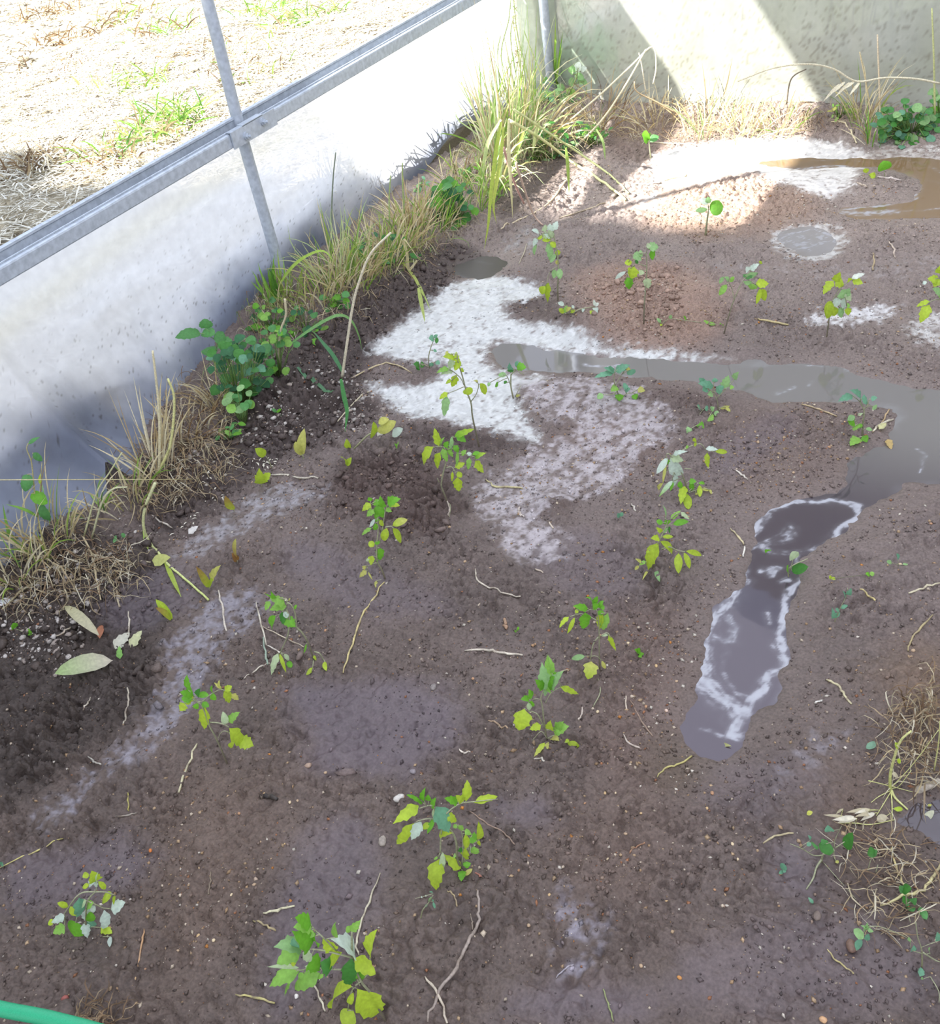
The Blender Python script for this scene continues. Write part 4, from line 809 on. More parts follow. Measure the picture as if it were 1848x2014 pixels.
  '1560,420,1690,400,105,t,q;1600,440,1620,570,85,t,G;1540,400,1600,390,55,t,p;1480,500,1380,540,120,t,q;1370,590,1280,600,65,o,Y;1410,600,1440,560,55,o,D;1400,640,1360,790,130,t,Y;1300,700,1170,790,45,o,P;1310,770,1340,920,105,t,G;1350,790,1340,900,65,o,p;1500,690,1460,750,75,t,p;1540,780,1570,910,95,t,p;1440,480,1500,520,80,t,q'),
 ('thin leaning tomato seedling, third in the row behind the puddle', (1360,480), 5.133, (315,905),
  '2.6:315,905 390,670 440,530 500,400 590,270|1.6:430,560 400,440 370,380|1.6:540,340 620,390 690,440',
  '365,380,330,330,42,o,q;320,330,280,400,38,l,q;350,410,275,520,58,o,g;380,380,430,330,42,o,g;590,270,680,200,65,t,P;575,270,545,230,55,o,P;690,200,700,170,32,o,Y;600,280,600,350,115,t,q;570,300,560,360,90,t,H;570,370,560,420,85,t,q;620,400,600,460,95,t,g;650,400,780,400,95,t,Y;690,450,650,610,48,o,Y;710,450,740,570,70,o,Y'),
 ('tomato seedling before a pale silt patch, fourth in the row behind the puddle', (1360,480), 5.133, (1355,975),
  '2.6:1355,975 1380,800 1410,600 1500,450 1590,370 1620,360|1.8:1430,620 1500,560 1550,540',
  '1430,370,1325,510,95,t,Y;1440,380,1500,280,65,t,Y;1450,360,1540,420,105,t,Y;1610,350,1750,300,52,t,W;1600,370,1580,340,55,t,Y;1620,370,1730,400,65,t,Y;1510,460,1540,540,120,t,q;1560,480,1610,580,85,t,p;1540,480,1600,520,80,t,q;1470,540,1450,640,75,t,P;1500,580,1560,620,105,t,P;1400,580,1360,760,105,o,Y;1420,630,1440,730,75,o,Y;1490,640,1510,750,75,t,q;1570,640,1580,720,65,t,Y;1560,620,1600,620,50,t,g'),
 ('tomato seedling cut off by the right edge, last in the row behind the puddle', (1360,300), 3.787, (1880,1340),
  '3:1880,1340 1875,1120 1860,1000 1850,860|2:1870,1100 1820,1095 1770,1112',
  '1848,960,1755,940,62,t,Y;1845,940,1800,1000,55,t,Y;1750,960,1720,980,22,o,P;1848,1060,1790,1010,52,t,q;1850,1080,1820,1050,45,t,g;1770,1110,1670,1150,42,t,Y;1770,1130,1700,1270,62,t,Y;1850,900,1848,840,60,t,Y;1850,960,1900,940,70,t,G;1860,1040,1920,1030,70,t,Y'),
]
for lab, off, s_, base_, stt, lvs in SEED:
    plant('tomato_seedling', 'seedling', lab, off, s_, base_, st(stt), [(a, b, c, d, e*1.12, f, g_) for a, b, c, d, e, f, g_ in pr(lvs)], 'young tomato plants set out in the muddy bed')
SPROUT = [
 ('squash_sprout','sunlit sprout with one round green leaf on a pale straight stem near the bright patch',(1360,300),3.787,(100,615),'4:100,615 112,520 125,430','135,420,235,400,105,r,G;120,420,30,435,42,o,q;120,380,50,350,52,o,P;130,380,120,330,40,o,q'),
 ('squash_sprout','single round green leaf sprout on the brown islet by the back puddle',(1360,300),3.787,(1440,190),'2:1440,190 1435,140|1.5:1440,190 1330,180','1430,130,1425,60,85,r,G;1300,155,1290,120,42,o,Y;1370,180,1320,165,42,o,Y'),
 ('squash_sprout','green two-leaved sprout in front of the back wall, left of the bright patch',(1180,0),2.766,(276,860),'3:276,860 268,800 265,760','265,760,230,740,60,t,G;265,760,250,710,50,r,G;270,770,320,740,42,o,H'),
 ('wilted_sprout','pair of upright yellow-brown seed leaves on the dark clods below the bramble',(0,600),2.877,(1712,870),'3:1712,870 1712,840','1712,850,1722,700,60,o,O;1700,850,1670,770,55,o,O'),
 ('wilted_sprout','yellow seed leaf on a thin bent stem beside the scattered white seeds',(0,600),2.877,(1540,925),'2:1540,925 1520,880 1500,850','1500,850,1440,810,52,o,Y'),
 ('wilted_sprout','ragged yellow sprout just below the scattered white seeds',(0,600),2.877,(1475,1025),'2:1475,1025 1475,990','1475,1010,1465,920,60,t,Y;1480,990,1530,950,55,t,Y;1470,1000,1440,960,40,t,Y'),
 ('wilted_sprout','single olive leaf standing in dark soil right of the dead grass',(0,600),2.877,(1322,1168),'2:1322,1168 1320,1150','1322,1160,1275,1080,48,o,YN'),
 ('wilted_sprout','upright yellow leaf with a brown base beside a pale scrap on the grey silt',(0,600),2.877,(1342,1460),'3:1342,1460 1340,1440','1340,1430,1335,1320,52,o,NO;1340,1450,1310,1400,40,o,N'),
 ('wilted_sprout','forked sprout of three narrow yellow leaves above the grey silt strip',(0,600),2.877,(1185,1610),'2:1185,1610 1182,1590','1180,1600,1110,1480,42,o,YN;1185,1600,1210,1540,35,o,Y;1195,1560,1250,1470,48,t,O'),
 ('wilted_sprout','curled yellow sprout shaped like an open ring in the dark mud',(0,600),2.877,(972,1785),'2:972,1785 970,1770','970,1770,885,1670,45,o,Y;975,1775,895,1680,30,l,Y;965,1780,875,1710,38,o,YN'),
 ('wilted_sprout','small yellow sprout with two leaves right of the long blue-green blade',(600,600),2.877,(232,925),'1.5:232,925 235,905','235,910,200,860,36,o,Y;235,910,262,862,36,o,Y'),
 ('wilted_sprout','pale withered sprout with spoon-shaped leaves lying across the soil below the foam',(600,600),2.877,(240,825),'4:240,825 350,740 400,720 450,700|2:240,820 243,790','400,715,510,660,72,o,O;490,745,550,700,55,o,P;375,750,385,655,52,o,Y;245,810,235,755,36,o,Y;415,670,475,645,45,o,O'),
 ('fallen_sprout','flattened sprout with tiny white and yellow leaves lying beside the sunlit tall seedling',(1020,420),6.16,(600,1215),'3:600,1215 700,1180 780,1150 900,1130','545,1110,470,1080,55,o,P;550,1200,480,1150,55,o,Y;560,1200,580,1110,55,o,g;570,1180,640,1140,55,o,O;640,1140,670,1120,42,o,P;620,1200,680,1170,45,o,Y;770,1200,790,1150,34,o,P;920,1120,910,1040,50,t,W;920,1120,970,1080,42,o,W;920,1140,950,1210,75,t,P;900,1180,870,1220,45,o,Y'),
 ('fallen_sprout','creeping sprout with yellow-green leaflets in front of the thin leaning seedling',(1220,600),2.877,(200,120),'1.5:200,120 270,80 350,85 450,98 570,112','230,100,205,75,22,o,q;280,80,285,55,20,o,q;370,85,355,62,18,o,G;470,100,500,95,26,t,g;500,105,540,110,26,t,g;560,108,580,120,20,t,G;225,118,235,110,14,o,Y'),
 ('weed_sprout','dark green spoon-leaved sprout growing out of the swirling scum',(1220,600),2.877,(955,1555),'3:955,1555 950,1500 980,1470 1060,1435|2:960,1500 975,1440','970,1500,1065,1480,60,o,D;975,1440,970,1395,60,r,p;955,1520,950,1470,30,o,G;950,1575,960,1540,16,o,N'),
 ('weed_sprout','tiny green sprout at the edge of the scum near the dark spoon-leaved one',(1220,600),2.877,(835,1415),'1.5:835,1415 835,1400','835,1405,815,1385,24,o,G;835,1400,850,1385,24,o,G;835,1405,858,1410,20,o,G'),
 ('weed_sprout','slender blue-green weed standing right of the puddle',(1220,600),2.877,(1205,1790),'2:1205,1790 1240,1720 1275,1650 1285,1600','1205,1770,1195,1710,30,t,B;1240,1730,1215,1720,24,o,B;1245,1720,1285,1700,28,t,B;1270,1660,1255,1615,30,t,B;1285,1640,1305,1600,30,t,B;1210,1770,1240,1740,24,o,B'),
 ('weed_sprout','spindly three-leaved sprout right of the lower puddle arm near a dark pit',(1220,600),2.877,(1575,1480),'1.2:1575,1480 1570,1440|1.2:1570,1470 1530,1455|1.2:1575,1470 1620,1470','1570,1440,1560,1405,26,o,B;1535,1460,1505,1450,24,o,q;1600,1470,1625,1465,24,o,q'),
 ('weed_sprout','low sprout of round green leaves below the dark pit on the right',(1220,600),2.877,(1405,1535),'1.2:1405,1535 1410,1525','1410,1530,1385,1520,26,o,G;1410,1525,1435,1515,28,o,g;1190,1550,1180,1530,20,o,Y;1190,1550,1215,1548,20,o,Y'),
 ('weed_sprout','tiny bright green sprout alone in the mud right of the cup-topped seedling',(1220,600),2.877,(100,1985),'1.2:100,1985 100,1970','100,1975,80,1950,30,o,G;100,1970,110,1940,30,o,G;100,1975,130,1970,30,o,G;105,1980,120,1995,20,o,G'),
 ('weed_sprout','tiny green sprout alone left of the drooping seedling',(980,1150),5.754,(205,545),'1.5:205,545 205,525','205,530,180,520,30,o,G;205,520,235,475,42,o,G;205,515,240,500,26,o,G'),
 ('weed_sprout','pair of tiny blue-green leaves between the two middle columns of seedlings',(600,600),2.877,(1780,1210),'1.2:1780,1210 1782,1195','1780,1200,1765,1180,26,o,B;1782,1195,1795,1172,26,o,B'),
 ('weed_sprout','two small heart-shaped leaves at the very left edge above the pale grit',(0,600),2.877,(150,1850),'1.2:150,1850 110,1840 75,1830|1.2:150,1850 165,1860','80,1830,72,1800,38,r,G;90,1825,65,1812,26,r,G;165,1860,168,1835,36,r,G;165,1855,182,1862,26,r,G'),
 ('weed_sprout','two round green seed leaves under the tangle of dead grass at the torn film',(0,600),2.877,(665,1345),'1.2:665,1345 690,1310','660,1330,640,1328,42,r,H;690,1310,708,1296,30,r,H'),
 ('weed_sprout','small three-pointed green sprout on the pale clods below the grass',(320,560),4.2,(945,1075),'1.5:945,1075 940,1045','940,1050,895,1025,34,o,H;940,1050,980,1025,34,o,G;945,1060,980,1080,26,o,H'),
 ('weed_sprout','thin green seedling blade near the withered sprouts left of the broad seedling',(600,600),2.877,(512,825),'1:512,825 525,780','515,810,530,770,10,l,G;518,800,505,780,10,l,G'),
 ('weed_sprout','wispy flat weed with tiny grey-green leaves below the wide-spreading seedling',(740,1500),6.29,(525,1930),'3:525,1930 570,1830 640,1740 700,1640|1.5:700,1620 600,1650 480,1680','650,1730,690,1660,30,o,q;600,1790,640,1740,26,o,B;700,1720,725,1800,34,o,B;700,1620,650,1600,26,o,B;570,1660,550,1665,20,o,P;620,1645,600,1650,18,o,P;690,1690,705,1720,20,o,B'),
 ('weed_sprout','green speck of a sprout at the left edge beside the yellow straw',(0,1680),6.16,(15,150),'1.5:15,150 15,120','15,130,40,110,36,o,B;15,125,0,95,36,o,B;15,135,45,140,26,o,B'),
 ('garden_weed','flat green weed with a forked white root in the lower right corner',(1500,1600),4.865,(560,460),'4:560,460 570,400 600,380 680,340|2.5:570,400 480,400 380,340 260,290|4:560,440 510,520 480,620 415,725|1.5:580,470 660,560 730,640 890,820|1.8:680,330 690,250 750,120|2.5:690,330 780,270|2.5:680,350 680,410 710,480','640,290,560,370,115,r,D;600,290,560,240,80,t,H;530,320,460,280,75,o,H;460,280,420,310,40,o,B;450,260,430,210,36,o,B;800,340,860,180,105,o,D;650,170,620,110,75,o,B;630,340,600,380,45,o,O;700,450,720,480,30,o,O'),
 ('garden_weed','small curled blue-green leaf cluster pressed into the footprint',(1500,1600),4.865,(190,570),'1.5:190,570 190,540','190,550,150,575,36,o,B;190,545,200,480,60,r,B;190,540,220,560,40,o,B'),
 ('garden_weed','single narrow blue-green leaf below the forked root',(1500,1600),4.865,(480,860),'1:480,860 470,850','480,860,430,800,32,o,B'),
 ('garden_weed','dark green leaf standing on a short stalk right of the forked root weed',(1500,1600),4.865,(1000,560),'2:1000,560 1020,480 1040,420|2:1080,560 1100,490','1045,420,1030,310,75,o,HD;1060,400,1080,340,30,o,H'),
 ('garden_weed','weed with oval green leaves under the crossed straws at the right edge',(1500,1600),4.865,(1380,900),'3:1380,900 1370,800 1350,720|2:1380,900 1400,1000 1410,1040|2:1380,860 1440,840 1500,900','1330,740,1420,720,85,o,D;1350,760,1300,690,55,o,H;1370,860,1340,780,50,o,D;1400,900,1440,940,62,r,H;1500,900,1570,1020,80,o,H;1420,850,1470,810,60,o,H;1360,880,1390,850,40,r,H'),
 ('garden_weed','pale spiky star-shaped weed seedling in the lower right corner',(1500,1600),4.865,(910,1260),'2:910,1260 940,1180 990,1100|2:990,1090 1100,1080 1250,1130 1380,1190','960,1140,870,1150,90,r,q;990,1110,1000,1040,36,l,q;980,1110,930,1070,30,l,q;1000,1110,1060,1130,34,l,q;980,1160,1020,1210,60,t,B;940,1200,890,1310,60,o,B;960,1120,1020,1080,40,l,q'),
 ('garden_weed','creeping stalk with blue-green leaves running off the right edge at the bottom',(1500,1600),4.865,(1530,1470),'3:1530,1470 1520,1320 1480,1180 1460,1040|3:1530,1330 1640,1400 1690,1420|2:1520,1340 1420,1300 1410,1200|2:1600,1560 1680,1700 1685,1810','1500,1560,1510,1470,60,t,B;1430,1320,1440,1260,50,t,B;1410,1230,1400,1180,30,o,q;1680,1220,1665,1130,70,t,B;1600,1340,1600,1280,26,o,q;1520,1590,1520,1560,20,o,q'),
]
for nm, lab, off, s_, base_, stt, lvs in SPROUT:
    plant(nm, 'weed' if 'weed' in nm else 'sprout', lab, off, s_, base_, st(stt), pr(lvs), sr=1.3, dark=(130,128,90))
# ================================================================== GRASS AND WEEDS ALONG THE WALLS
UPV = np.array([0, 0, 1.0])
GC = {'dry': [(206,194,160),(188,172,134),(220,212,186),(170,150,116)], 'mix': [(190,184,130),(150,176,84),(206,196,160),(122,156,70)], 'green': [(118,168,60),(140,186,84),(160,190,90),(96,146,62)], 'pale': [(176,196,140),(196,204,160),(150,182,110),(206,206,176)], 'brown': [(160,136,104),(138,112,84),(178,158,126),(120,98,76)]}
def tuft(label, base, n, L, kinds, lean=(0, 0), spread=.5, r=.03, w=.004, droop=.6, name='grass_tuft', cat='grass', Xlim=True):
    g = G(*base); mb = MB(); ks = kinds.split('+')
    for i in range(n):
        a = rnd.uniform(0, 2*math.pi); rr = r*math.sqrt(rnd.random()); p = g+np.array([rr*math.cos(a), rr*math.sin(a)*1.5, 0]); p[2] = hz(p[0], p[1])-.004
        if p[0] < -2.235: p[0] = -2.235+rnd.random()*.02
        a2 = a+rnd.uniform(-1, 1); tl = abs(rnd.gauss(0, spread)); d = np.array([math.cos(a2)*tl+lean[0], math.sin(a2)*tl+lean[1], 1.0]); d /= np.linalg.norm(d)
        l = L*rnd.uniform(.45, 1.1); dr = droop*rnd.uniform(.3, 1.4); hd = d[:2]/(np.linalg.norm(d[:2])+1e-6); m = 6; pts = [p]; dd = d.copy()
        for k in range(m):
            dd = dd+np.array([hd[0]*.12*dr, hd[1]*.12*dr, -.22*dr*(k+1)/m*1.6]); dd /= np.linalg.norm(dd); q = pts[-1]+dd*l/m
            if q[0] < -2.235 and q[1] < 4.2: q[0] = -2.235+rnd.random()*.01
            if q[1] > 4.21: q[1] = 4.21
            hh = hz(q[0], q[1])+.002; q[2] = max(q[2], hh); pts.append(q)
        c = lin(rnd.choice(GC[rnd.choice(ks)]))*rnd.uniform(.8, 1.12); c2 = c*np.array([1.12, 1.08, .9])
        nr = toCam(pts[2])+np.array([rnd.uniform(-.5, .5), rnd.uniform(-.5, .5), 0])
        mb.ribbon(pts, w*rnd.uniform(.6, 1.3), nr, np.array([c*(1-j/m)+c2*j/m for j in range(m+1)]), fold=rnd.uniform(-.3, .3))
    return tag(mb.build(name, LEAF, origin=g), label, cat)
def litter(label, poly, n, L, kinds, w=.0022, name='dead_grass', zmax=.03, cat='dead grass'):
    """tangle of curled dead blades and roots lying over an outline traced on the ground"""
    pts = wp(poly); lo, hi = pts.min(0), pts.max(0); mb = MB(); ks = kinds.split('+'); tries = []
    X_ = rng.uniform(lo[0], hi[0], n*3); Y_ = rng.uniform(lo[1], hi[1], n*3); sd_ = sdist(X_, Y_, poly); k_ = sd_ < 0; X_, Y_ = X_[k_][:n], Y_[k_][:n]
    for x_, y_ in zip(X_, Y_):
        a = rnd.uniform(0, 6.28); l = L*rnd.uniform(.4, 1.2); m = 5; c_ = rnd.uniform(-.7, .7); q = np.array([x_, y_]); z0 = rnd.uniform(0, zmax); arc = rnd.uniform(0, zmax); P_ = []
        for k in range(m+1):
            P_.append(np.array([max(q[0], -2.235), min(q[1], 4.21), hz(q[0], q[1])+.002+z0*rnd.uniform(.6, 1)+arc*math.sin(math.pi*k/m)])); a += c_*.5+rnd.uniform(-.3, .3); q = q+np.array([math.cos(a), math.sin(a)])*l/m
        c = lin(rnd.choice(GC[rnd.choice(ks)]))*rnd.uniform(.65, 1.1)
        mb.ribbon(P_, w*rnd.uniform(.6, 1.5), UPV+np.array([rnd.uniform(-.6, .6), rnd.uniform(-.6, .6), 0]), c, fold=.2)
    g = np.array([pts[:, 0].mean(), pts[:, 1].mean(), 0]); o = mb.build(name, LEAF, origin=g); return tag(o, label, cat, kind='stuff')
T = tuft
T('lowest tuft of grass at the left edge, below the heart-shaped leaves', (40,1130), 34, .17, 'mix+dry', (.1,0), .45, .05)
T('grass tuft round the foot of the climbing bindweed at the left', (95,1060), 46, .20, 'mix+dry', (.05,.1), .4, .06)
T('small green grass tuft at the upright edge of the torn film', (188,1010), 20, .13, 'green+dry', (.05,.05), .35, .03)
T('dry grass tuft under the rounded film flap', (258,985), 40, .15, 'dry+mix', (.1,0), .55, .05)
T('tall pale straw-coloured tuft with upright stems right of the film flap', (312,930), 34, .24, 'dry', (.0,.1), .28, .04, .004, .35)
T('dry tuft leaning right between the film flap and the bramble', (370,850), 46, .15, 'dry+brown', (.25,0), .5, .06)
T('dry hanging grass bunch in front of the bramble leaves', (430,800), 34, .15, 'dry', (.05,-.05), .25, .03)
T('bright green broad-bladed grass tuft left of the post foot', (535,590), 20, .15, 'green', (-.1,.05), .22, .03, .008, .25)
T('mixed grass tuft at the foot of the round post', (572,590), 34, .12, 'mix', (.1,.1), .5, .05)
T('mixed grass tuft just right of the post foot', (640,590), 64, .16, 'mix+dry', (.05,.05), .45, .06)
T('pale green grass tuft with tall thin stems, second right of the post', (668,545), 80, .26, 'mix+pale', (-.05,.1), .35, .06)
T('dry tuft with a long leaning stalk, third right of the post', (700,560), 80, .17, 'dry+mix', (.15,0), .45, .06)
T('dense straw-coloured tuft below the grey smudged film', (752,520), 110, .20, 'dry+mix', (.05,.1), .4, .08)
T('green and straw tuft beside the dense dry one', (800,480), 90, .19, 'mix+dry', (.05,.05), .4, .07)
T('upright straw tuft at the middle of the grass bank', (815,450), 80, .20, 'dry', (0,.1), .28, .05)
T('green-tipped tuft left of the round green leaves', (860,440), 70, .16, 'green+dry', (.05,.1), .3, .05)
T('dry mossy tuft under the film edge near the corner', (900,360), 60, .13, 'dry+brown+mix', (.15,0), .6, .08)
T('drooping long grass tuft falling forward left of the corner', (975,380), 46, .34, 'pale+mix', (.25,-.25), .25, .05, .006, 1.0)
T('large pale grass tussock in front of the corner, nearer the film', (990,300), 80, .42, 'pale+mix', (.1,.1), .32, .08, .006, .6)
T('pale grass tussock leaning right in front of the corner post', (1050,290), 70, .34, 'pale+dry', (.3,-.05), .4, .08, .006, .8)
T('thick bundle of straight bright green leaves beside the corner post', (1100,165), 12, .30, 'green', (.22,0), .07, .008, .008, .05)
T('tall upright pale grass in front of the white film, left of the corner', (1000,330), 46, .62, 'pale+dry', (-.02,.05), .13, .06, .004, .25)
T('tall thin pale grass left of the corner post before the film', (1040,280), 36, .55, 'pale+mix', (-.05,.05), .15, .05, .004, .25)
T('yellow-green drooping tuft between the round leaves and the hanging grass', (940,400), 40, .20, 'green+mix', (.1,0), .4, .06)
T('dry brown tuft to the right of the bright green bundle', (1180,240), 60, .20, 'brown+dry', (.1,0), .6, .10)
T('straw tuft at the left shadow edge on the back wall', (1290,240), 40, .18, 'dry', (.0,0), .5, .08)
T('sunlit pale tuft at the foot of the bright patch, left', (1390,250), 70, .20, 'pale+dry', (0,0), .5, .10)
T('sunlit pale tuft at the foot of the bright patch, middle', (1460,262), 60, .15, 'pale+dry', (.1,0), .5, .10)
T('low sunlit tuft at the foot of the bright patch, right', (1540,255), 40, .12, 'dry+mix', (.1,0), .6, .08)
T('dry tuft right of the bright patch on the back wall', (1700,245), 44, .24, 'dry+mix', (.05,0), .3, .05)
T('small green grass tuft between the back wall tuft and the leafy weeds', (1720,280), 22, .14, 'green+dry', (0,0), .35, .04)
litter('matted dead grass and roots at the left edge below the bindweed', [(0,1120),(120,1050),(230,1080),(300,1130),(240,1210),(120,1190),(30,1230),(-20,1180)], 420, .09, 'dry+brown')
litter('matted dead grass below the rounded film flap', [(230,960),(300,900),(400,880),(480,910),(440,980),(340,1010),(250,1030)], 420, .08, 'dry+brown')
litter('dead leaves and grass under the bramble', [(340,820),(420,760),(480,830),(470,890),(380,910),(330,880)], 240, .08, 'dry+brown')
litter('reddish dead grass on the bank right of the post', [(560,600),(700,540),(760,590),(720,650),(620,680),(540,660)], 300, .07, 'brown+dry')
litter('dead grass thatch under the straw tufts of the bank', [(640,560),(760,490),(880,420),(960,400),(900,490),(800,560),(700,600)], 620, .09, 'dry+brown+mix')
litter('dry thatch heap left of the hanging corner grass', [(860,330),(940,290),(1000,320),(990,400),(900,400)], 420, .08, 'dry+mix')
litter('mixed thatch under the corner tussocks', [(960,330),(1060,230),(1200,230),(1180,300),(1080,330),(1000,390)], 560, .12, 'mix+dry+brown', zmax=.07)
litter('dead grass along the foot of the back wall', [(1180,225),(1400,230),(1700,232),(1700,262),(1400,285),(1200,290)], 620, .10, 'dry+brown')
litter('heap of cut straw lying at the right edge', [(1700,1440),(1848,1370),(1900,1380),(1900,1560),(1800,1560),(1720,1520)], 260, .06, 'dry+brown', w=.0022)
litter('wet straw and roots scattered in the lower right corner', [(1640,1640),(1800,1640),(1848,1720),(1800,1860),(1700,1850),(1640,1740)], 150, .05, 'brown+dry', w=.0016, zmax=.008)
litter('rusty brown dead roots beside the green hose', [(150,2005),(170,1975),(220,1972),(250,2000),(240,2030),(160,2030)], 70, .045, 'brown', w=.002, zmax=.012)
# ---- leafy weeds
def weed(name, label, base, box, n, size, cols, shape, stem=(110,140,70), flat=False, cat='weed'):
    """base pixel, (cx,cy,rx,ry) pixel ellipse of foliage; every leaf an object"""
    g = G(*base); D = depth(g); mpp = np.linalg.norm(CAM-g)/FPX; root = empty(name, g, label, cat); mb = MB(); lv = []
    cx_, cy_, rx, ry = box
    for i in range(n):
        a = rnd.uniform(0, 6.28); r_ = math.sqrt(rnd.random()); bx, by = cx_+rx*r_*math.cos(a), cy_+ry*r_*math.sin(a)
        gg = G(bx, by) if by > 235 else None; dg = depth(gg) if gg is not None else D
        Dl = min(dg-.004, D+rnd.uniform(-.05, .05)) if not flat else dg-.004
        wl = -2.225
        rr = ray(bx, by); 
        if rr[0] < 0: Dl = min(Dl, depth(onX(bx, by, wl))-.005)
        if rr[1] > 0: Dl = min(Dl, depth(onY(bx, by, 4.2))-.005)
        p = atD(bx, by, Dl); s_ = size*mpp*rnd.uniform(.65, 1.15); an = rnd.uniform(0, 6.28)
        out = np.array([M[0, 0]*math.cos(an), M[1, 0]*math.cos(an), 0])*1.0+np.array([FH[0], FH[1], 0])*math.sin(an)*.8+UPV*(math.sin(an)*.5-.15); out /= np.linalg.norm(out)
        b = p+out*s_; 
        if b[0] < wl: b[0] = wl
        if b[1] > 4.2: b[1] = 4.2
        b[2] = max(b[2], hz(b[0], b[1])+.004)
        wd = s_*(.95 if shape in 'rb' else .5)
        lb = MB(); c = C[rnd.choice(cols)]*rnd.uniform(.75, 1.1)
        leaf_mb(lb, p, b, wd, shape, c, UPV*.8+toCam(p)*.6+np.array([rnd.uniform(-.4, .4), rnd.uniform(-.4, .4), 0]), fold=rnd.uniform(.05, .3), arch=rnd.uniform(0, .12)); lv.append(lb)
        q0 = g+(p-g)*rnd.uniform(.1, .4); q0[2] = hz(q0[0], q0[1])+.002
        mid = (q0+p)/2+np.array([0, 0, .02*rnd.random()]); mb.tube([q0, mid, p], .7*mpp, lin(stem), 4)
    mb.build('stem', DRY, root)
    for lb in lv: lb.build('leaf', LEAF, root)
    return root
weed('leafy_weed', 'dense clump of dark toothed leaves against the film left of the post', (470,800), (478,722,64,62), 84, 20, 'KHDKKB', 'b')
weed('leafy_weed', 'tangle of small green leaves between the toothed clump and the post foot', (535,650), (530,635,38,44), 40, 14, 'HKDgG', 'b')
litter('brown dead leaves between the bramble and the post foot', [(480,640),(540,590),(600,600),(610,680),(560,740),(500,700)], 260, .05, 'brown+dry+mix', zmax=.06)
weed('clover_weed', 'light green clover-like weed right of the dark toothed leaves', (545,740), (545,690,34,50), 26, 17, 'GHg', 'r')
weed('leafy_weed', 'pale green soft-leaved weed below the bramble', (478,835), (470,790,26,24), 16, 19, 'qHg', 'r')
weed('leafy_weed', 'small green weed at the bottom tip of the bramble clump', (450,862), (455,848,32,18), 16, 16, 'GHg', 'o')
weed('clover_weed', 'small clover weed between the post foot and the long blue-green blade', (600,650), (600,640,40,35), 22, 15, 'HgGK', 'r')
weed('leafy_weed', 'low green leaves behind the straw tuft right of the post', (655,600), (660,595,26,22), 16, 15, 'HGD', 'r')
weed('leafy_weed', 'dark green leaves deep inside the middle of the grass bank', (770,520), (770,490,60,30), 26, 16, 'DKH', 'o')
weed('leafy_weed', 'clump of round green leaves on the bank left of the hanging grass', (895,430), (885,405,48,52), 54, 18, 'DHKG', 'r')
weed('leafy_weed', 'pale blue-green leaves pressed on the film above the bank', (826,372), (826,368,16,18), 10, 15, 'BqH', 'o')
weed('leafy_weed', 'green leaves at the film corner above the thatch heap', (925,345), (925,350,22,26), 16, 14, 'GHD', 'o')
weed('leafy_weed', 'dark undergrowth leaves at the foot of the corner tussocks', (1075,315), (1070,285,60,42), 50, 17, 'DHKq', 'o')
weed('leafy_weed', 'grey-green leafy plant climbing in front of the corner post', (1095,215), (1085,205,48,32), 34, 17, 'qHBg', 'o')
weed('leafy_weed', 'low leafy weed right of the corner tussocks', (1170,285), (1165,262,38,22), 30, 14, 'HqDG', 'o')
weed('leafy_weed', 'dense clump of round grey-green leaves at the foot of the back wall, far right', (1790,270), (1780,245,60,42), 90, 15, 'qHHBD', 'r')
weed('leafy_weed', 'light green leaves at the right end of the back wall above the dense clump', (1850,225), (1846,205,16,40), 18, 15, 'GHq', 'r')
weed('leafy_weed', 'small yellow-green weed at the right shadow edge of the bright patch', (1650,230), (1655,215,26,18), 18, 9, 'OgH', 'o')
plant('bramble', 'bramble', 'arching bramble shoot with toothed oval leaves in front of the milky film', (320,560), 4.2, (520,690), st('2.4:520,690 470,640 430,600 440,520 460,430|1.5:450,470 380,420 310,400 290,400|1.5:400,410 380,380 350,360|1.5:430,590 350,560|2:430,600 560,540 690,440|1.5:430,610 350,690 320,800'),
 pr('300,400,100,440,95,b,H;360,360,345,280,105,b,H;430,390,315,420,95,b,H;430,410,520,460,105,b,H;450,540,315,550,115,b,H;450,490,590,500,110,b,H;540,470,600,560,60,b,K;560,590,715,630,95,b,B;600,660,610,780,110,b,K;665,660,755,710,115,b,H;780,520,860,570,95,b,K;800,560,800,650,80,b,K;740,760,830,830,120,b,K;690,860,795,905,80,b,K;430,680,470,640,60,o,H;470,690,550,680,40,l,G;550,760,590,790,50,o,H'), sr=1.6, scol=(120,150,90), dark=(90,90,60))
plant('bindweed', 'climbing weed', 'bindweed with heart-shaped green leaves climbing at the left edge of the film', (0,840), 5.036, (380,1010), st('3:380,1010 360,800 330,520 310,340 265,220 280,160|1.8:380,880 400,560 415,350|1.4:310,330 330,280|1.4:400,900 390,640'),
 pr('270,470,250,640,105,b,H;310,660,470,760,120,b,G;400,760,500,930,95,b,H;325,255,420,335,70,o,H;280,165,395,100,42,l,H;390,560,400,460,36,l,Y;430,660,420,560,30,l,q;380,890,60,765,36,l,g;130,1170,30,770,34,l,g;200,1330,60,1460,60,l,D'), sr=1.6, scol=(176,168,120), dark=(150,140,104))
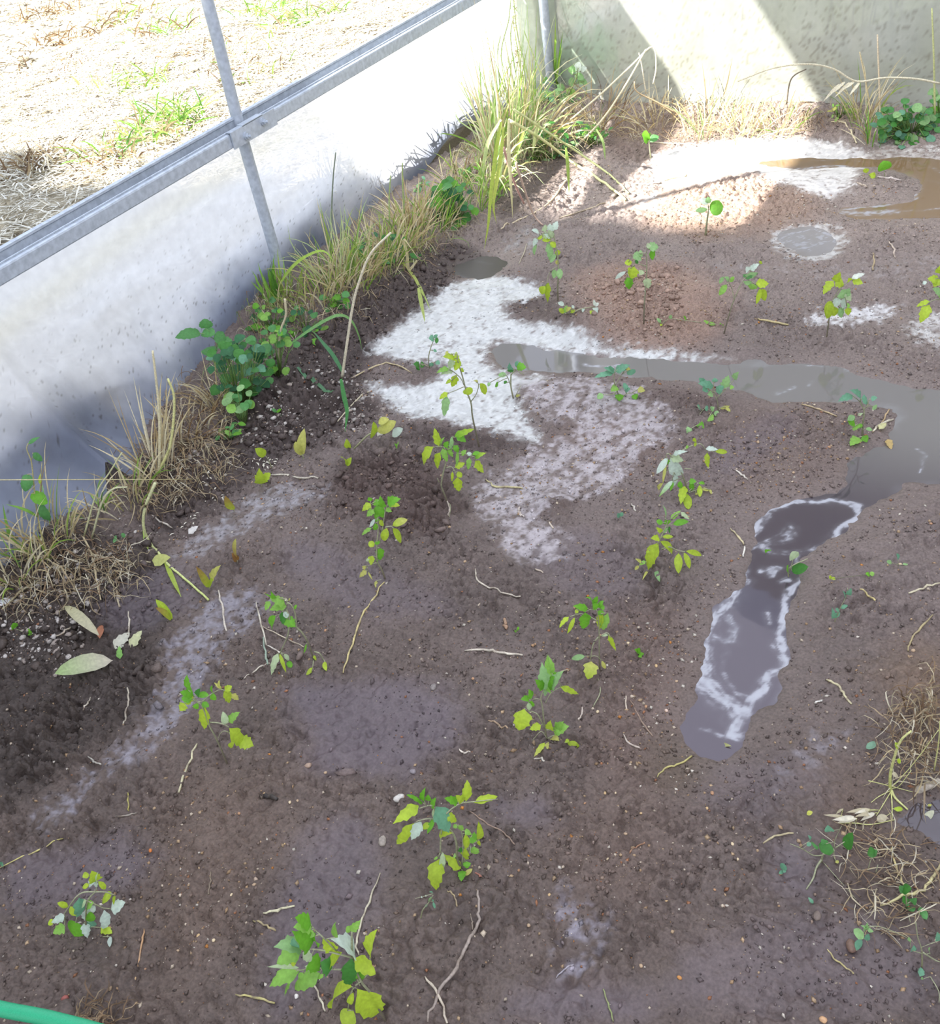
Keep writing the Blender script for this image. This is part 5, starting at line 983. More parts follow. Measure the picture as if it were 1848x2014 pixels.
plant('stinging_weed', 'weed', 'pale leafy shoot with sunlit white tip leaves in front of the corner post', (920,0), 4.197, (800,900), st('3.5:800,900 830,780 870,700 900,620 910,560|2:850,740 780,720|2:880,690 960,670'),
 pr('900,600,915,510,60,r,W;890,590,840,560,50,r,q;930,590,980,560,45,o,W;900,650,930,600,80,r,q;870,690,830,660,75,r,q;900,680,985,690,70,r,q;830,790,880,740,100,r,g;800,740,730,700,55,o,q;720,790,580,790,90,r,q;720,820,740,750,85,r,q;660,670,620,650,60,r,H;850,610,870,560,50,r,q'), sr=2.2, scol=(150,160,110), dark=(120,120,90))
# ---- long single blades and stalks, traced
def trace(name, label, pts, w, col, D0=0., D1=0., kind='ribbon', cat='grass', mat=None, base=None, tipcol=None, group=None, heads=()):
    """pts in photo pixels; D0/D1: metres the ends stand in front of the ground point below the base"""
    bp_ = base or pts[0]; g = G(*bp_); Db = depth(g); mpp = np.linalg.norm(CAM-g)/FPX; P_ = []; n = len(pts)
    for i, (a, b) in enumerate(pts):
        D = Db-(D0+(D1-D0)*i/(n-1)); r = ray(a, b)
        if r[0] < 0: D = min(D, depth(onX(a, b, -2.23)))
        if r[1] > 0: D = min(D, depth(onY(a, b, 4.205)))
        if b > 240: D = min(D, depth(G(a, b))-.004)
        P_.append(atD(a, b, D))
    C_ = catmull(P_, 5)
    for q in C_:
        if q[1] < 4.2: q[2] = max(q[2], hz(q[0], q[1])+w*mpp*.5)
    m = len(C_); c = lin(col); t = c if tipcol is None else lin(tipcol); cc = np.array([c*(1-i/m)+t*i/m for i in range(m)])
    mb = MB()
    if kind == 'ribbon': mb.ribbon(C_, w*mpp, toCam(P_[0])+np.array([.1, .2, .4]), cc, .25)
    else: mb.tube(C_, [w*mpp*.5*(1-.35*i/m) for i in range(m)], cc, 6)
    for hx, hy, tx, ty, hw in heads:
        a = atD(hx, hy, depth(C_[-1])); b = atD(tx, ty, depth(C_[-1])-.01); leaf_mb(mb, a, b, hw*mpp, 'l', lin(col), toCam(a), .2, .05)
    o = mb.build(name, mat or (LEAF if kind == 'ribbon' else DRY), origin=P_[0]); return tag(o, label, cat, group)
tr_ = trace
tr_('grass_strand', 'long blue-green blade hanging from the arch and ending on the clods', [(678,740),(655,700),(632,672),(616,652)], 9, (110,170,120), 0, .10, tipcol=(96,150,104))
tr_('grass_strand', 'long bright green blade hanging straight down to a point on the clods', [(670,745),(676,780),(682,810),(678,850)], 9, (96,160,96), .02, .0, base=(678,850))
tr_('grass_strand', 'arched green blade bending over to the right below the post', [(566,680),(600,655),(640,630),(668,620),(690,630),(705,660),(712,690)], 6, (130,180,110), .08, .05, base=(640,690), tipcol=(120,160,90))
tr_('grass_strand', 'blue-green blade lying diagonally on the clods', [(585,722),(610,750),(640,770),(662,785)], 8, (96,140,104), .01, .0, tipcol=(90,130,90))
tr_('straw_stalk', 'long cream straw stalk leaning from the grass bank across to the blue-green blades', [(672,745),(680,690),(692,610),(704,560),(728,500),(768,458)], 5.5, (222,212,184), .0, .10, 'tube', 'straw')
tr_('straw_stalk', 'thin cream stalk hanging beside the bramble', [(560,588),(562,620),(552,650),(548,690),(553,730)], 4.5, (206,194,160), .03, .0, 'tube', 'straw', base=(553,735))
tr_('grass_strand', 'pale green blade standing out over the foam left of its tip', [(788,518),(810,540),(830,575),(846,610)], 6, (190,190,110), .0, .03, tipcol=(170,196,100))
tr_('grass_strand', 'broad pale blade hanging over the edge of the foam', [(822,566),(828,596),(836,636)], 8, (190,204,120), .02, .0, base=(836,636))
tr_('grass_strand', 'bent straw blade broken over like a hook in the middle of the bank', [(820,512),(804,530),(800,500),(794,470),(822,508)], 6, (206,194,150), .0, .05, base=(800,530))
tr_('grass_strand', 'light green arched blade to the right of the post foot', [(549,560),(570,530),(600,505),(636,494),(660,520)], 6, (170,200,90), .0, .06, base=(560,590))
tr_('straw_stalk', 'very long pale stem lying from the corner tussock down to the mud', [(1000,236),(1060,270),(1120,315),(1180,355),(1230,395)], 6, (206,206,150), .18, .0, 'tube', base=(1030,330))
tr_('straw_stalk', 'second long pale stem running below the first from the corner tussock', [(1010,215),(1080,262),(1140,302),(1200,345),(1236,382)], 4.5, (196,200,140), .2, .0, 'tube', base=(1040,330))
tr_('straw_stalk', 'long dry stalk rising from the corner to the shadow edge on the back wall', [(1120,300),(1180,240),(1225,175),(1270,97)], 4, (214,204,170), .0, .02, 'tube')
tr_('straw_stalk', 'dry stalk beside it with a hanging pale tip leaf', [(1080,270),(1170,195),(1240,130),(1282,92),(1290,130),(1284,165)], 3.5, (222,212,180), .0, .02, 'tube', base=(1110,280))
tr_('straw_stalk', 'bent dry stalk lying on the mud in front of the hanging grass', [(1120,352),(1072,405),(1010,438),(985,450)], 4, (196,180,150), .0, .0, 'tube', 'straw')
tr_('straw_stalk', 'dry stalk ending at the sunlit tall seedling', [(1014,320),(1030,370),(1048,420),(1068,445)], 4.5, (196,170,150), .12, .0, 'tube', base=(1040,440))
tr_('straw_stalk', 'reddish stalk falling from the hanging corner grass', [(990,290),(1004,340),(1018,375),(1030,400)], 4.5, (190,150,140), .12, .0, 'tube', base=(1010,420))
for i, (q, lab, cl) in enumerate([
 ([(985,240),(975,300),(965,380),(960,440),(952,490)], 'leftmost hanging yellow-green blade of the corner grass', (178,196,90)),
 ([(990,250),(984,310),(976,360),(970,405),(976,440)], 'second hanging yellow-green blade of the corner grass', (186,200,100)),
 ([(1000,235),(1000,300),(1004,360),(1008,430)], 'straight hanging straw blade of the corner grass', (210,204,160)),
 ([(985,235),(960,280),(950,330),(948,360)], 'short pale hanging blade at the left side of the corner grass', (196,210,150)),
 ([(1030,258),(1015,300),(1004,330)], 'short yellow-green blade crossing in the corner grass', (186,200,110)),
 ([(1060,240),(1052,270),(1047,305)], 'broad light blade hanging in the middle of the corner tussock', (200,210,150)),
 ([(1112,290),(1116,330),(1119,382)], 'green blade hanging vertically right of the corner tussock', (150,176,90)),
 ([(1172,255),(1185,280),(1190,315)], 'green blade drooping beside the low leafy weed', (150,180,110))]):
    tr_('grass_strand', lab, q, 7, cl, .14, .02, base=(q[-1][0], max(q[-1][1], 330)))
tr_('straw_stalk', 'arching dry grass stem with a drooping seed head before the back wall', [(1848,164),(1800,155),(1740,153),(1684,160),(1640,136),(1590,126),(1520,134),(1450,160)], 3.5, (214,206,176), .02, .02, 'tube', base=(1848,262), heads=[(1680,160,1650,180,5),(1670,162,1640,192,5),(1660,162,1626,190,5),(1690,162,1668,190,5),(1650,165,1618,200,5)])
tr_('straw_stalk', 'upright pale stem before the back wall, right of the bright patch', [(1731,235),(1728,150),(1725,68)], 3.5, (206,190,160), 0, .0, 'tube', base=(1731,250))
tr_('straw_stalk', 'upright greenish stem before the back wall at the far right', [(1838,225),(1836,120),(1832,16)], 3.5, (186,190,130), 0, .0, 'tube', base=(1838,262))
tr_('straw_stalk', 'thin crooked stem left of the upright pale one', [(1712,225),(1702,160),(1690,102)], 3, (196,180,140), 0, .0, 'tube', base=(1712,250))
tr_('straw_stalk', 'dark curved stem on the bright patch of the back wall', [(1546,205),(1552,165),(1562,148),(1585,136)], 3, (110,100,84), 0, .0, 'tube', base=(1546,250))
tr_('straw_stalk', 'dry stem with a round dead head at the left of the bright patch', [(1330,222),(1290,200),(1252,180),(1247,160)], 3.5, (170,150,116), .02, .0, 'tube', base=(1330,250))
tr_('straw_stalk', 'tall thin stem standing before the film left of the bright patch', [(1270,184),(1262,130),(1256,104)], 2.6, (206,196,170), 0, 0, 'tube', base=(1270,240))
for q, lab in [([(1046,190),(1030,120),(1016,60),(1010,0)], 'tall thin green stem rising from the corner tussock to the top of the picture'), ([(1000,200),(985,110),(1000,40),(1004,0)], 'second tall thin stem above the corner tussock'), ([(1020,180),(1004,80),(1010,30)], 'thin stem with a feathery top before the white film'), ([(985,190),(978,110),(984,70)], 'pale stem at the left side of the corner tussock before the film'), ([(1070,160),(1045,100),(1030,60)], 'fine green stem crossing the film fold in the corner')]:
    tr_('grass_stalk', lab, q, 3, (176,190,130), .0, .0, 'tube', base=(q[0][0], 300))
tr_('grass_stalk', 'thin dark stem leaning up the film between the post and the grass bank', [(654,500),(652,420),(655,350),(660,300)], 3, (120,130,110), 0, 0, 'tube', base=(654,520))
tr_('grass_stalk', 'thin green stem up the film right of the dark one', [(766,440),(765,390),(768,345)], 3, (160,180,110), 0, 0, 'tube', base=(766,500))
tr_('grass_stalk', 'fine stem with yellow tip before the smudged film', [(795,420),(792,370),(791,320)], 3, (150,170,100), 0, 0, 'tube', base=(795,480))
tr_('grass_stalk', 'long pale yellow stem bent over in front of the dry tuft below the bramble', [(306,935),(330,890),(340,840),(342,780),(330,745)], 6, (206,204,140), 0, .0, 'tube', base=(306,945))
tr_('straw_stalk', 'tall straw stem standing before the film right of the flap', [(312,940),(314,860),(312,800),(306,740),(300,690)], 5.5, (214,204,166), 0, 0, 'tube', base=(312,948))
tr_('grass_stalk', 'long arched stem springing from the dead grass over the film flap', [(305,950),(285,1000),(283,1040),(300,1075),(330,1110),(365,1140),(410,1180)], 6, (196,196,150), .0, .0, 'tube', base=(300,1075), tipcol=(190,200,120))
tr_('grass_strand', 'green blade hanging from the fallen stem beside the ring-shaped sprout', [(326,1108),(340,1140),(357,1176)], 9, (170,190,80), 0, 0)
tr_('grass_strand', 'short folded green blade at the bend of the fallen stem', [(283,1040),(287,1065),(292,1083)], 7, (170,196,100), 0, 0)
tr_('fallen_leaf', 'yellow-green crumpled leaf caught on the fallen stem', [(302,1108),(318,1100),(335,1096)], 22, (196,200,120), 0, 0, cat='leaf')
tr_('straw_stalk', 'thin stem kinked like an elbow, pointing down to the mud', [(165,1055),(190,970),(215,930),(240,890)], 3.5, (196,196,150), .0, .04, 'tube', base=(165,1060))
tr_('straw_stalk', 'long straw running down from the elbow stem to the mud', [(163,1055),(180,1090),(190,1140),(198,1180)], 4, (196,180,144), 0, 0, 'tube', 'straw')
tr_('grass_stalk', 'arched pale stem from the torn film to the flap tuft', [(180,1060),(200,990),(222,962),(250,958)], 4, (190,190,150), .0, .0, 'tube', base=(185,1062))
# ---- straws, twigs and roots lying on the mud
def straw(label, pts, w, col=(206,192,164), name='straw', cat='straw', lift=.001, group=None, flatk=False):
    P_ = [G(*p)+np.array([0, 0, lift+w*.0002]) for p in pts]; mpp = np.linalg.norm(CAM-P_[0])/FPX; C_ = catmull(P_, 4)
    if len(P_) > 1:
        for q in C_: q[2] = max(q[2], hz(q[0], q[1])+w*mpp*.25)
    if len(C_) > 3:
        jit = w*mpp*.35
        for q in C_[1:-1]: q += np.array([rnd.uniform(-jit, jit), rnd.uniform(-jit, jit), 0])
    m = len(C_); c = lin(col)*.88; mb = MB(); dirt = lin((120,104,88)); kn = rnd.randrange(m)
    cc = []
    for i in range(m): k_ = rnd.random()**3*.8; cc.append((c*(1-k_)+dirt*k_)*rnd.uniform(.85, 1.1))
    mb.tube(C_, [w*mpp*.38*(1.25 if i == kn else 1)*(1-.45*abs(2*i/m-1)**3)*rnd.uniform(.85, 1.15) for i in range(m)], np.array(cc), 6)
    return tag(mb.build(name, DRY, origin=P_[0]), label, cat, group)
TW = (150,126,108)
for q in [
 ('long yellow straw running diagonally down from the upright bright seedling', [(756,1146),(725,1195),(705,1235),(690,1280),(675,1325)], 5, (206,190,130)),
 ('cream straw lying flat in the middle of the bed', [(914,1281),(960,1281),(990,1285),(1028,1290)], 6.5, (214,204,184)),
 ('kinked pale twig above the flat cream straw', [(935,1120),(938,1140),(962,1158),(985,1166),(1024,1178)], 5, (206,196,176)),
 ('yellow straw right of the broad seedling', [(955,944),(975,958),(1000,958),(1028,962)], 5, (200,190,140)),
 ('straw leaning below the hole-spotted seedling', [(388,1464),(372,1505),(352,1560)], 6, (206,198,160)),
 ('cream straw propped beside the ring-shaped sprout', [(430,1162),(438,1200),(446,1242)], 5.5, (206,196,180)),
 ('short straw standing out of the dark clods at the left', [(253,1204),(255,1240),(257,1275)], 4.5, (206,196,176)),
 ('straw lying upright in the dark soil below the big fallen leaf', [(252,1356),(253,1385),(250,1410),(243,1425)], 5, (190,180,160)),
 ('tiny straw left of the upright dark straw', [(180,1375),(170,1388),(164,1398)], 4, (206,196,176)),
 ('upper straw of the triangle left of the bent-stem seedling', [(504,1185),(512,1220),(524,1270)], 4.2, (214,206,186)),
 ('lower straw of the triangle left of the bent-stem seedling', [(524,1270),(550,1284),(556,1288)], 4.2, (220,212,196)),
 ('long straw crossing behind the bent-stem seedling', [(515,1232),(560,1255),(598,1274)], 3.5, (200,186,160)),
 ('greenish straw left of the bent-stem seedling', [(518,1254),(523,1290),(527,1308)], 5, (150,170,150)),
 ('pale forked straw at the foot of the straw triangle', [(480,1336),(510,1318),(532,1306)], 4, (206,196,176)),
 ('leaning straw between the biggest seedling and the wide-spreading one', [(748,1718),(730,1765),(712,1810),(700,1856),(706,1880)], 5, (200,192,164)),
 ('broken straw hanging below the biggest seedling', [(614,1928),(628,1960),(640,1990)], 5, (214,206,180)),
 ('white-and-yellow straw lying left above the biggest seedling', [(518,1797),(545,1792),(580,1783)], 6, (214,208,170)),
 ('brown straw just left of the biggest seedling', [(498,1812),(520,1820),(543,1832)], 5.5, (176,160,116)),
 ('yellow straw below and left of the biggest seedling', [(464,1957),(500,1962),(541,1974)], 5.5, (196,186,120)),
 ('thin brown straw standing left of centre near the bottom', [(284,1828),(280,1860),(272,1902)], 4, (190,150,110)),
 ('yellow straw lying from the left edge above the arched wilted seedling', [(0,1708),(60,1680),(125,1650)], 3.4, (206,196,120)),
 ('dark straw left of the hole-spotted stem base', [(252,1560),(253,1580),(254,1596)], 4, (180,170,90)),
 ('thin pale straw flat beside the short green one', [(228,1606),(255,1604),(270,1600)], 4, (160,150,136)),
 ('small brown twig standing alone left of centre near the bottom', [(415,1715),(414,1740),(411,1760)], 4, (130,116,96)),
 ('yellow-tipped twig beside the small green streak', [(175,1492),(188,1500),(200,1505)], 4.5, (180,174,160)),
 ('thin twig running to the right of the wide-spreading seedling', [(922,1596),(950,1616),(990,1640),(1012,1662)], 4, TW),
 ('short reddish twig by the foot of the wide-spreading seedling', [(934,1718),(941,1722),(947,1726)], 5, (170,110,90)),
 ('curled dry stalk below the wide-spreading seedling', [(880,1753),(893,1762),(899,1784)], 4.5, (180,160,120)),
 ('thin brown twig below the curled dry stalk', [(925,1798),(928,1810),(929,1830)], 4, (150,136,120)),
 ('pale stick crossing under the long grey root at the bottom', [(836,1922),(862,1955),(880,2014)], 6, (206,192,170)),
 ('short straw right of the upright bright seedling', [(1030,1018),(1022,1010),(1020,1000)], 5, (206,196,186)),
 ('small straw near the silt tongue', [(1080,1028),(1088,1040)], 5, (206,190,170)),
 ('short cream straw at the dark hollow in the silt', [(1052,1120),(1068,1128)], 4.5, (196,180,160)),
 ('small pale straw left of the three-leaflet fan seedling', [(1242,992),(1250,1006)], 4.5, (214,206,190)),
 ('pair of pale straws right of the collapsed seedling', [(1446,925),(1458,936),(1470,947)], 4.5, (214,206,190)),
 ('pale straw above the left shore of the swirling scum', [(1436,1040),(1450,1055),(1462,1072)], 4.5, (206,192,150)),
 ('white straw standing at the left shore of the swirling scum', [(1464,1076),(1461,1096)], 5, (226,220,206)),
 ('straw lying beyond the winding puddle on the spit', [(1575,796),(1610,806),(1645,820)], 4.5, (196,176,136)),
 ('cream stick with a torn leaf beside the dark-stemmed seedling', [(1716,850),(1735,832),(1756,826)], 6, (214,206,180)),
 ('thin straw crossing behind the cream stick', [(1715,852),(1735,830),(1748,806)], 4, (186,160,120)),
 ('yellow straw left of the slender blue-green weed', [(1690,1160),(1705,1172),(1720,1182)], 5, (206,190,130)),
 ('pale straw entering from the right edge beside the yellow one', [(1848,1148),(1815,1158),(1786,1168)], 5, (214,204,170)),
 ('long brown stalk curving at the right edge above the tan mound', [(1834,1210),(1810,1235),(1790,1260),(1785,1282)], 4.5, (176,160,116)),
 ('yellow-white broken stalk lying right of the puddle tail', [(1624,1338),(1650,1352),(1660,1368),(1674,1386)], 6, (206,196,156)),
 ('white seed husk beside the yellow-white stalk', [(1600,1384),(1610,1380),(1616,1378)], 5, (226,222,210)),
 ('thin yellow straw with a feathery end in the lower right', [(1626,1868),(1640,1886),(1660,1902),(1678,1916)], 4, (190,176,120)),
 ('yellow leaning straw over the oval-leaved weed', [(1752,1668),(1762,1705),(1772,1735),(1784,1764)], 5, (206,190,130)),
 ('long straw crossing the oval-leaved weed', [(1730,1783),(1775,1765),(1815,1750),(1835,1722),(1850,1700)], 7, (206,196,140)),
 ('greyish straw below the right-hand footprint', [(1500,1660),(1524,1645),(1560,1640)], 5, (190,176,136)),
 ('thin brown straw beside the footprint on the left', [(1238,1680),(1250,1668),(1268,1658)], 4.5, (160,120,90)),
 ('yellow straw tip below the puddle tail at the dark pit', [(1292,1530),(1310,1510),(1330,1505),(1360,1488)], 5, (190,180,110)),
 ('thin dark twig running down to the puddle tail', [(1238,1378),(1262,1420),(1284,1450)], 4, TW),
 ('white curved root left of the puddle tail', [(1226,1445),(1234,1462),(1258,1472)], 5, (206,192,176)),
 ('short upright straw left of the dark twig', [(1231,1370),(1232,1396)], 4.5, (206,190,170)),
 ('two-piece yellow straw at the silt behind the row of seedlings', [(1490,628),(1515,634),(1550,640)], 5, (196,180,130)),
 ('upright brown straw far right behind the row of seedlings', [(1716,500),(1718,515),(1716,532)], 4, (190,170,130)),
 ('curved white root beside the upright brown straw', [(1748,476),(1756,490),(1760,508)], 4, (214,196,176)),
 ('long pale straw lying below the low corner weed toward the sun patch', [(1100,430),(1150,415),(1190,400)], 4, (196,180,150)),
 ('cream straw at the left edge of the sun patch', [(1305,356),(1330,350),(1350,346)], 6, (220,206,170)),
 ('white straw left of the cream one at the sun patch', [(1245,363),(1275,363),(1300,361)], 5, (214,206,190)),
 ('straw lying below the back wall in the sun', [(1270,280),(1330,284),(1384,290)], 4, (214,200,170)),
 ('pale bent straw on the bank under the bright patch', [(1365,240),(1420,243),(1455,262)], 4.5, (226,216,186)),
 ('curved straw left of the leafy weeds at the back wall', [(1634,240),(1660,250),(1676,266),(1684,282)], 4, (220,206,170)),
 ('white root by the islet in the back puddle', [(1725,350),(1750,352),(1772,356)], 5, (214,200,190)),
 ('short pale straw on the islet of the back puddle', [(1685,360),(1695,366),(1705,370)], 4.5, (206,190,170)),
 ('long straw lying on the mud from the dead grass at the left', [(172,1094),(230,1104),(300,1114)], 5, (206,192,160)),
 ('bent straw ending upright in the mud below the dead grass', [(180,1108),(205,1135),(228,1165),(236,1195)], 5, (196,182,150)),
 ('thick dry stalk running to the left corner along the film foot', [(120,1110),(80,1140),(40,1165),(0,1212)], 5, (190,180,140)),
 ('thin straw on the pale grit at the left edge', [(99,1258),(120,1248),(140,1235)], 4, (206,192,170)),
 ('short straw beside the torn film in the dark soil', [(305,1028),(325,1030),(340,1040)], 4, (206,196,180)),
 ('white straw by the grey silt, right of the scattered seeds', [(532,935),(565,936),(566,936)], 4.5, (214,206,186)),
 ('thin white straw right of the other one by the silt', [(576,938),(600,941),(626,942)], 4.5, (214,206,186)),
 ('straw bundle lying on the dark bank under the hanging green blade', [(690,745),(730,725),(770,716),(810,735)], 4.5, (196,180,140)),
 ('straw lying toward the foam under the long cream stalk', [(664,830),(700,790),(725,772)], 4.5, (206,196,166)),
 ('short straw on the clods beside the dark bramble', [(598,640),(640,618),(690,600)], 3.5, (196,180,150)),
 ('straw slanting on the dark soil below the foam tip', [(1020,520),(1030,500),(1036,480)], 3, (196,186,160)),
 ('dark woody stick tip lying in the mud left of centre', [(513,1567),(530,1570),(546,1574)], 12, (52,46,42)),
 ('thin straws tangled in front of the drooping seedling', [(1082,1342),(1100,1325),(1118,1318)], 4.5, (196,182,150)),
 ('pale straw below the root of the drooping seedling', [(1146,1392),(1142,1410),(1138,1418)], 5, (206,192,176)),
 ('white husk lying below the yellow rosette', [(1050,1494),(1062,1494),(1070,1498)], 5, (214,206,190)),
 ('brown twig left of the cup-topped seedling foot', [(960,1418),(985,1432),(1000,1440)], 5, (176,150,120)),
 ('white curl of root in the smooth mud left of the cup-topped seedling', [(903,1474),(910,1482),(925,1480)], 4.5, (226,214,196)),
 ('white curl of root at the dark hollow right of the broad seedling', [(1022,998),(1020,1006),(1024,1016)], 4.5, (206,190,176)),
 ('brown bark flake lying right of the kinked pale twig', [(992,1218),(993,1230),(994,1238)], 10, (176,140,110)),
 ('orange bark flake above the flat cream straw on the right', [(1045,1270),(1054,1268)], 7, (190,150,110)),
 ('grey root strand lying in the mud beside the bright footprint', [(1094,1924),(1112,1905),(1128,1898)], 4, (176,170,176)),
 ('green thread of weed standing in the smooth mud at the bottom right of centre', [(1186,1946),(1196,1975),(1206,2010)], 4, (140,150,96)),
]: straw(*q)
straw('long grey root running down the front of the bed', [(940,1752),(943,1790),(938,1830),(915,1870),(890,1915),(860,1960),(842,2012)], 8.5, (160,146,134), 'root', 'root')
straw('pale root hanging over the hollow beside the broad seedling', [(876,984),(884,1000),(882,1016)], 4, (190,176,160), 'root', 'root')
# cut straw ear in the lower right
plant('cut_grass_ear', 'straw', 'cut green stalk with a spray of dry grass ears at the right edge', (1530,1360), 5.811, (1290,1120), st('5.5:1290,1120 1280,960 1330,740 1400,560 1520,450|5:1290,1120 1340,1220 1480,1350|1.8:1290,1110 1380,1080 1520,900|1.8:1030,1020 1280,1080 1540,1150|2.6:700,1500 880,1505 1060,1520 1330,1465|1.8:1290,1130 1150,1200 1060,1270|1.8:1290,1140 1200,1290 1120,1420|2.6:1290,1140 1300,1300 1300,1470|1.8:1290,1100 1480,900 1640,700 1830,440|2.6:1780,900 1830,600 1848,340'),
 pr('1040,1350,760,1385,45,l,S;1020,1370,860,1400,40,l,T;860,1440,600,1470,55,l,T;760,1430,520,1410,36,l,S;900,1450,680,1500,50,l,T;1100,1390,940,1480,55,l,T;1060,1400,880,1430,45,l,S;740,1340,660,1400,28,l,S;1240,1420,1130,1480,80,o,S;1370,640,1330,600,60,r,Y;1360,780,1400,810,50,r,Y;1300,940,1370,970,60,o,S;1330,1350,1420,1340,45,r,Y;1320,1340,1360,1340,24,o,Y'), sr=1.2, scol=(196,196,130), dark=(190,196,110))
plant('broken_reed', 'straw', 'grey broken reed half sunk in the dark lilac puddle', (1530,1360), 5.811, (1540,1120), st('17:1540,1120 1640,1110 1780,1060|11:1780,1050 1848,1000'), pr('1640,1480,1760,1390,60,o,p;1710,1310,1755,1290,34,o,O;1330,600,1350,590,20,r,Y'), sr=1, scol=(176,166,150), dark=(160,150,140))
# ---- fallen leaves
def flatleaf(label, a, b, w, shape, col, tip=None, lift=.006, name='fallen_leaf'):
    p, q = G(*a)+[0, 0, lift], G(*b)+[0, 0, lift*1.6]; mpp = np.linalg.norm(CAM-p)/FPX; mb = MB()
    leaf_mb(mb, p, q, w*mpp, shape, lin(col), UPV*.8+toCam(p)*.5, .18, .08, None if tip is None else lin(tip)); o = mb.build(name, LEAF, origin=p); return tag(o, label, 'leaf')
flatleaf('large pale green fallen leaf with dark speckles on the dark soil at the left', (230,1312), (124,1346), 40, 'o', (206,196,176), (160,186,120), .022)
flatleaf('long cream withered leaf with a brown tip, second largest fallen leaf at the left', (198,1258), (133,1205), 20, 'o', (196,190,160), (200,196,150), .016)
flatleaf('small orange-brown leaf at the end of the cream withered leaf', (198,1260), (202,1236), 13, 'o', (180,120,90))
flatleaf('pale crumpled leaf scrap left of the upright straw at the left', (226,1282), (258,1250), 24, 't', (206,204,184))
flatleaf('pale yellow crumpled leaf scrap right of the upright straw at the left', (258,1278), (282,1246), 22, 't', (204,206,160))
flatleaf('green shred of leaf under the pale crumpled scraps', (238,1300), (238,1276), 12, 't', (130,180,90))
flatleaf('white torn leaf scrap near the grey silt at the left', (372,1054), (392,1040), 16, 't', (226,222,214))
flatleaf('white-edged leaf scrap lying beside the pale withered sprout', (742,862), (762,846), 16, 'o', (206,204,186))
flatleaf('pale leaf floating on the dark lilac puddle', (1815,1618), (1835,1600), 12, 'o', (206,206,176))
flatleaf('yellow speck of leaf left of the forked root weed', (1586,1606), (1597,1603), 8, 'o', (196,200,90))
flatleaf('torn pale leaf by the cream stick on the puddle spit', (1728,848), (1742,838), 12, 't', (206,204,150))
flatleaf('yellow leaf fragments in the lilac shallows right of the spit seedling', (1745,868), (1752,892), 14, 't', (196,170,110))
flatleaf('curved yellow rim of leaf lying in the tail of the puddle', (1415,1470), (1438,1474), 9, 'l', (180,180,120))
flatleaf('blue-green shred of leaf left of the cut green stalk', (1703,1476), (1724,1466), 14, 'o', (130,170,140))
# ---- scattered white seeds: countable husks near the small yellow sprout
sh = random.Random(4); smb = MB(); leaf_mb(smb, np.array([0, 0, 0.]), np.array([.0135, 0, 0]), .0042, 'l', lin((200,194,176)), UPV, .5, .12); sme = smb.mesh('seed_husk'); sme.materials.append(DRY)
k = 0
for cx_, cy_, rx, ry, n in ((515,910,40,14,34), (408,935,14,16,14), (430,975,22,16,12), (350,1035,30,14,8), (378,1015,16,10,5)):
    for i in range(n):
        p = G(cx_+sh.gauss(0, .5)*rx, cy_+sh.gauss(0, .5)*ry, .003); o = bpy.data.objects.new('seed_husk', sme); COL.link(o); o.location = p; o.rotation_euler = (sh.uniform(-.3, .3), sh.uniform(-.3, .3), sh.uniform(0, 6.28)); s_ = sh.uniform(.55, 1.05); o.scale = (s_, s_, s_)
        tag(o, 'small white seed husk scattered on the dark soil near the yellow sprouts', 'seed', 'white seed husks on the dark soil')
# ---- countable stones
def stone(label, px, py, r, col, group=None, name='pebble', flat=.6):
    r *= .82; p = G(px, py); mpp = np.linalg.norm(CAM-p)/FPX; R_ = r*mpp; V = ICV*(1+.28*fbm(ICV[:, 0]*1.7+px, ICV[:, 1]*1.7+ICV[:, 2]+py, 1, 2, 3)[:, None])*[R_, R_*rnd.uniform(.65, .95), R_*flat]
    a = rnd.uniform(0, 3.1); V = V@np.array([[math.cos(a), math.sin(a), 0], [-math.sin(a), math.cos(a), 0], [0, 0, 1]]); mb = MB(); mb.add(V+p+[0, 0, R_*flat*.35], ICF, lin(col)); return tag(mb.build(name, DRY, origin=p), label, 'stone', group)
stone('pale grey crusted soil lump beside the left leaf of the wide-spreading seedling', 785, 1571, 14, (196,190,180), name='soil_lump', flat=.5)
stone('grey-brown soil lump below the crusted pale one', 752, 1655, 14, (150,140,128), name='soil_lump', flat=.5)
stone('flat round grey stone in the tangle at the lower right', 1607, 1802, 12, (110,96,86), flat=.4)
stone('reddish brown stone above the green hose', 128, 1964, 8, (150,84,74))
stone('brown stone under the star-shaped weed', 1674, 1862, 15, (112,88,74))
stone('pale rounded stone at the far left among the grit', 97, 1197, 9, (196,192,184))
stone('white-rimmed film scrap at the left edge', 8, 1185, 14, (206,208,208), name='film_scrap', flat=.3)
stone('orange pebble left of centre near the bottom', 296, 1673, 5, (190,110,50))
stone('orange clump near the bottom right of centre', 1336, 1923, 6, (186,130,70))
stone('largest tan pebble right of the front straws', 503, 1731, 7, (170,150,130))
stone('whitish pebble right of the big seedling foot', 583, 1960, 6, (206,200,190))
stone('yellow-brown pebble at the bottom edge on the right', 1618, 2006, 8, (190,150,110))
stone('small tan stone in the smooth mud left of centre', 606, 1506, 8, (160,136,116))
stone('grey stone sunk in smooth mud above the crusted lump', 812, 1518, 8, (136,128,130))
stone('grey flat stone below the flat cream straw on the left', 852, 1352, 10, (130,122,116))
stone('white pebble right of the upright bright seedling', 868, 1080, 5, (214,206,196))
stone('pale pebble near the puddle tail on the left bank', 1310, 1398, 5, (206,180,160))
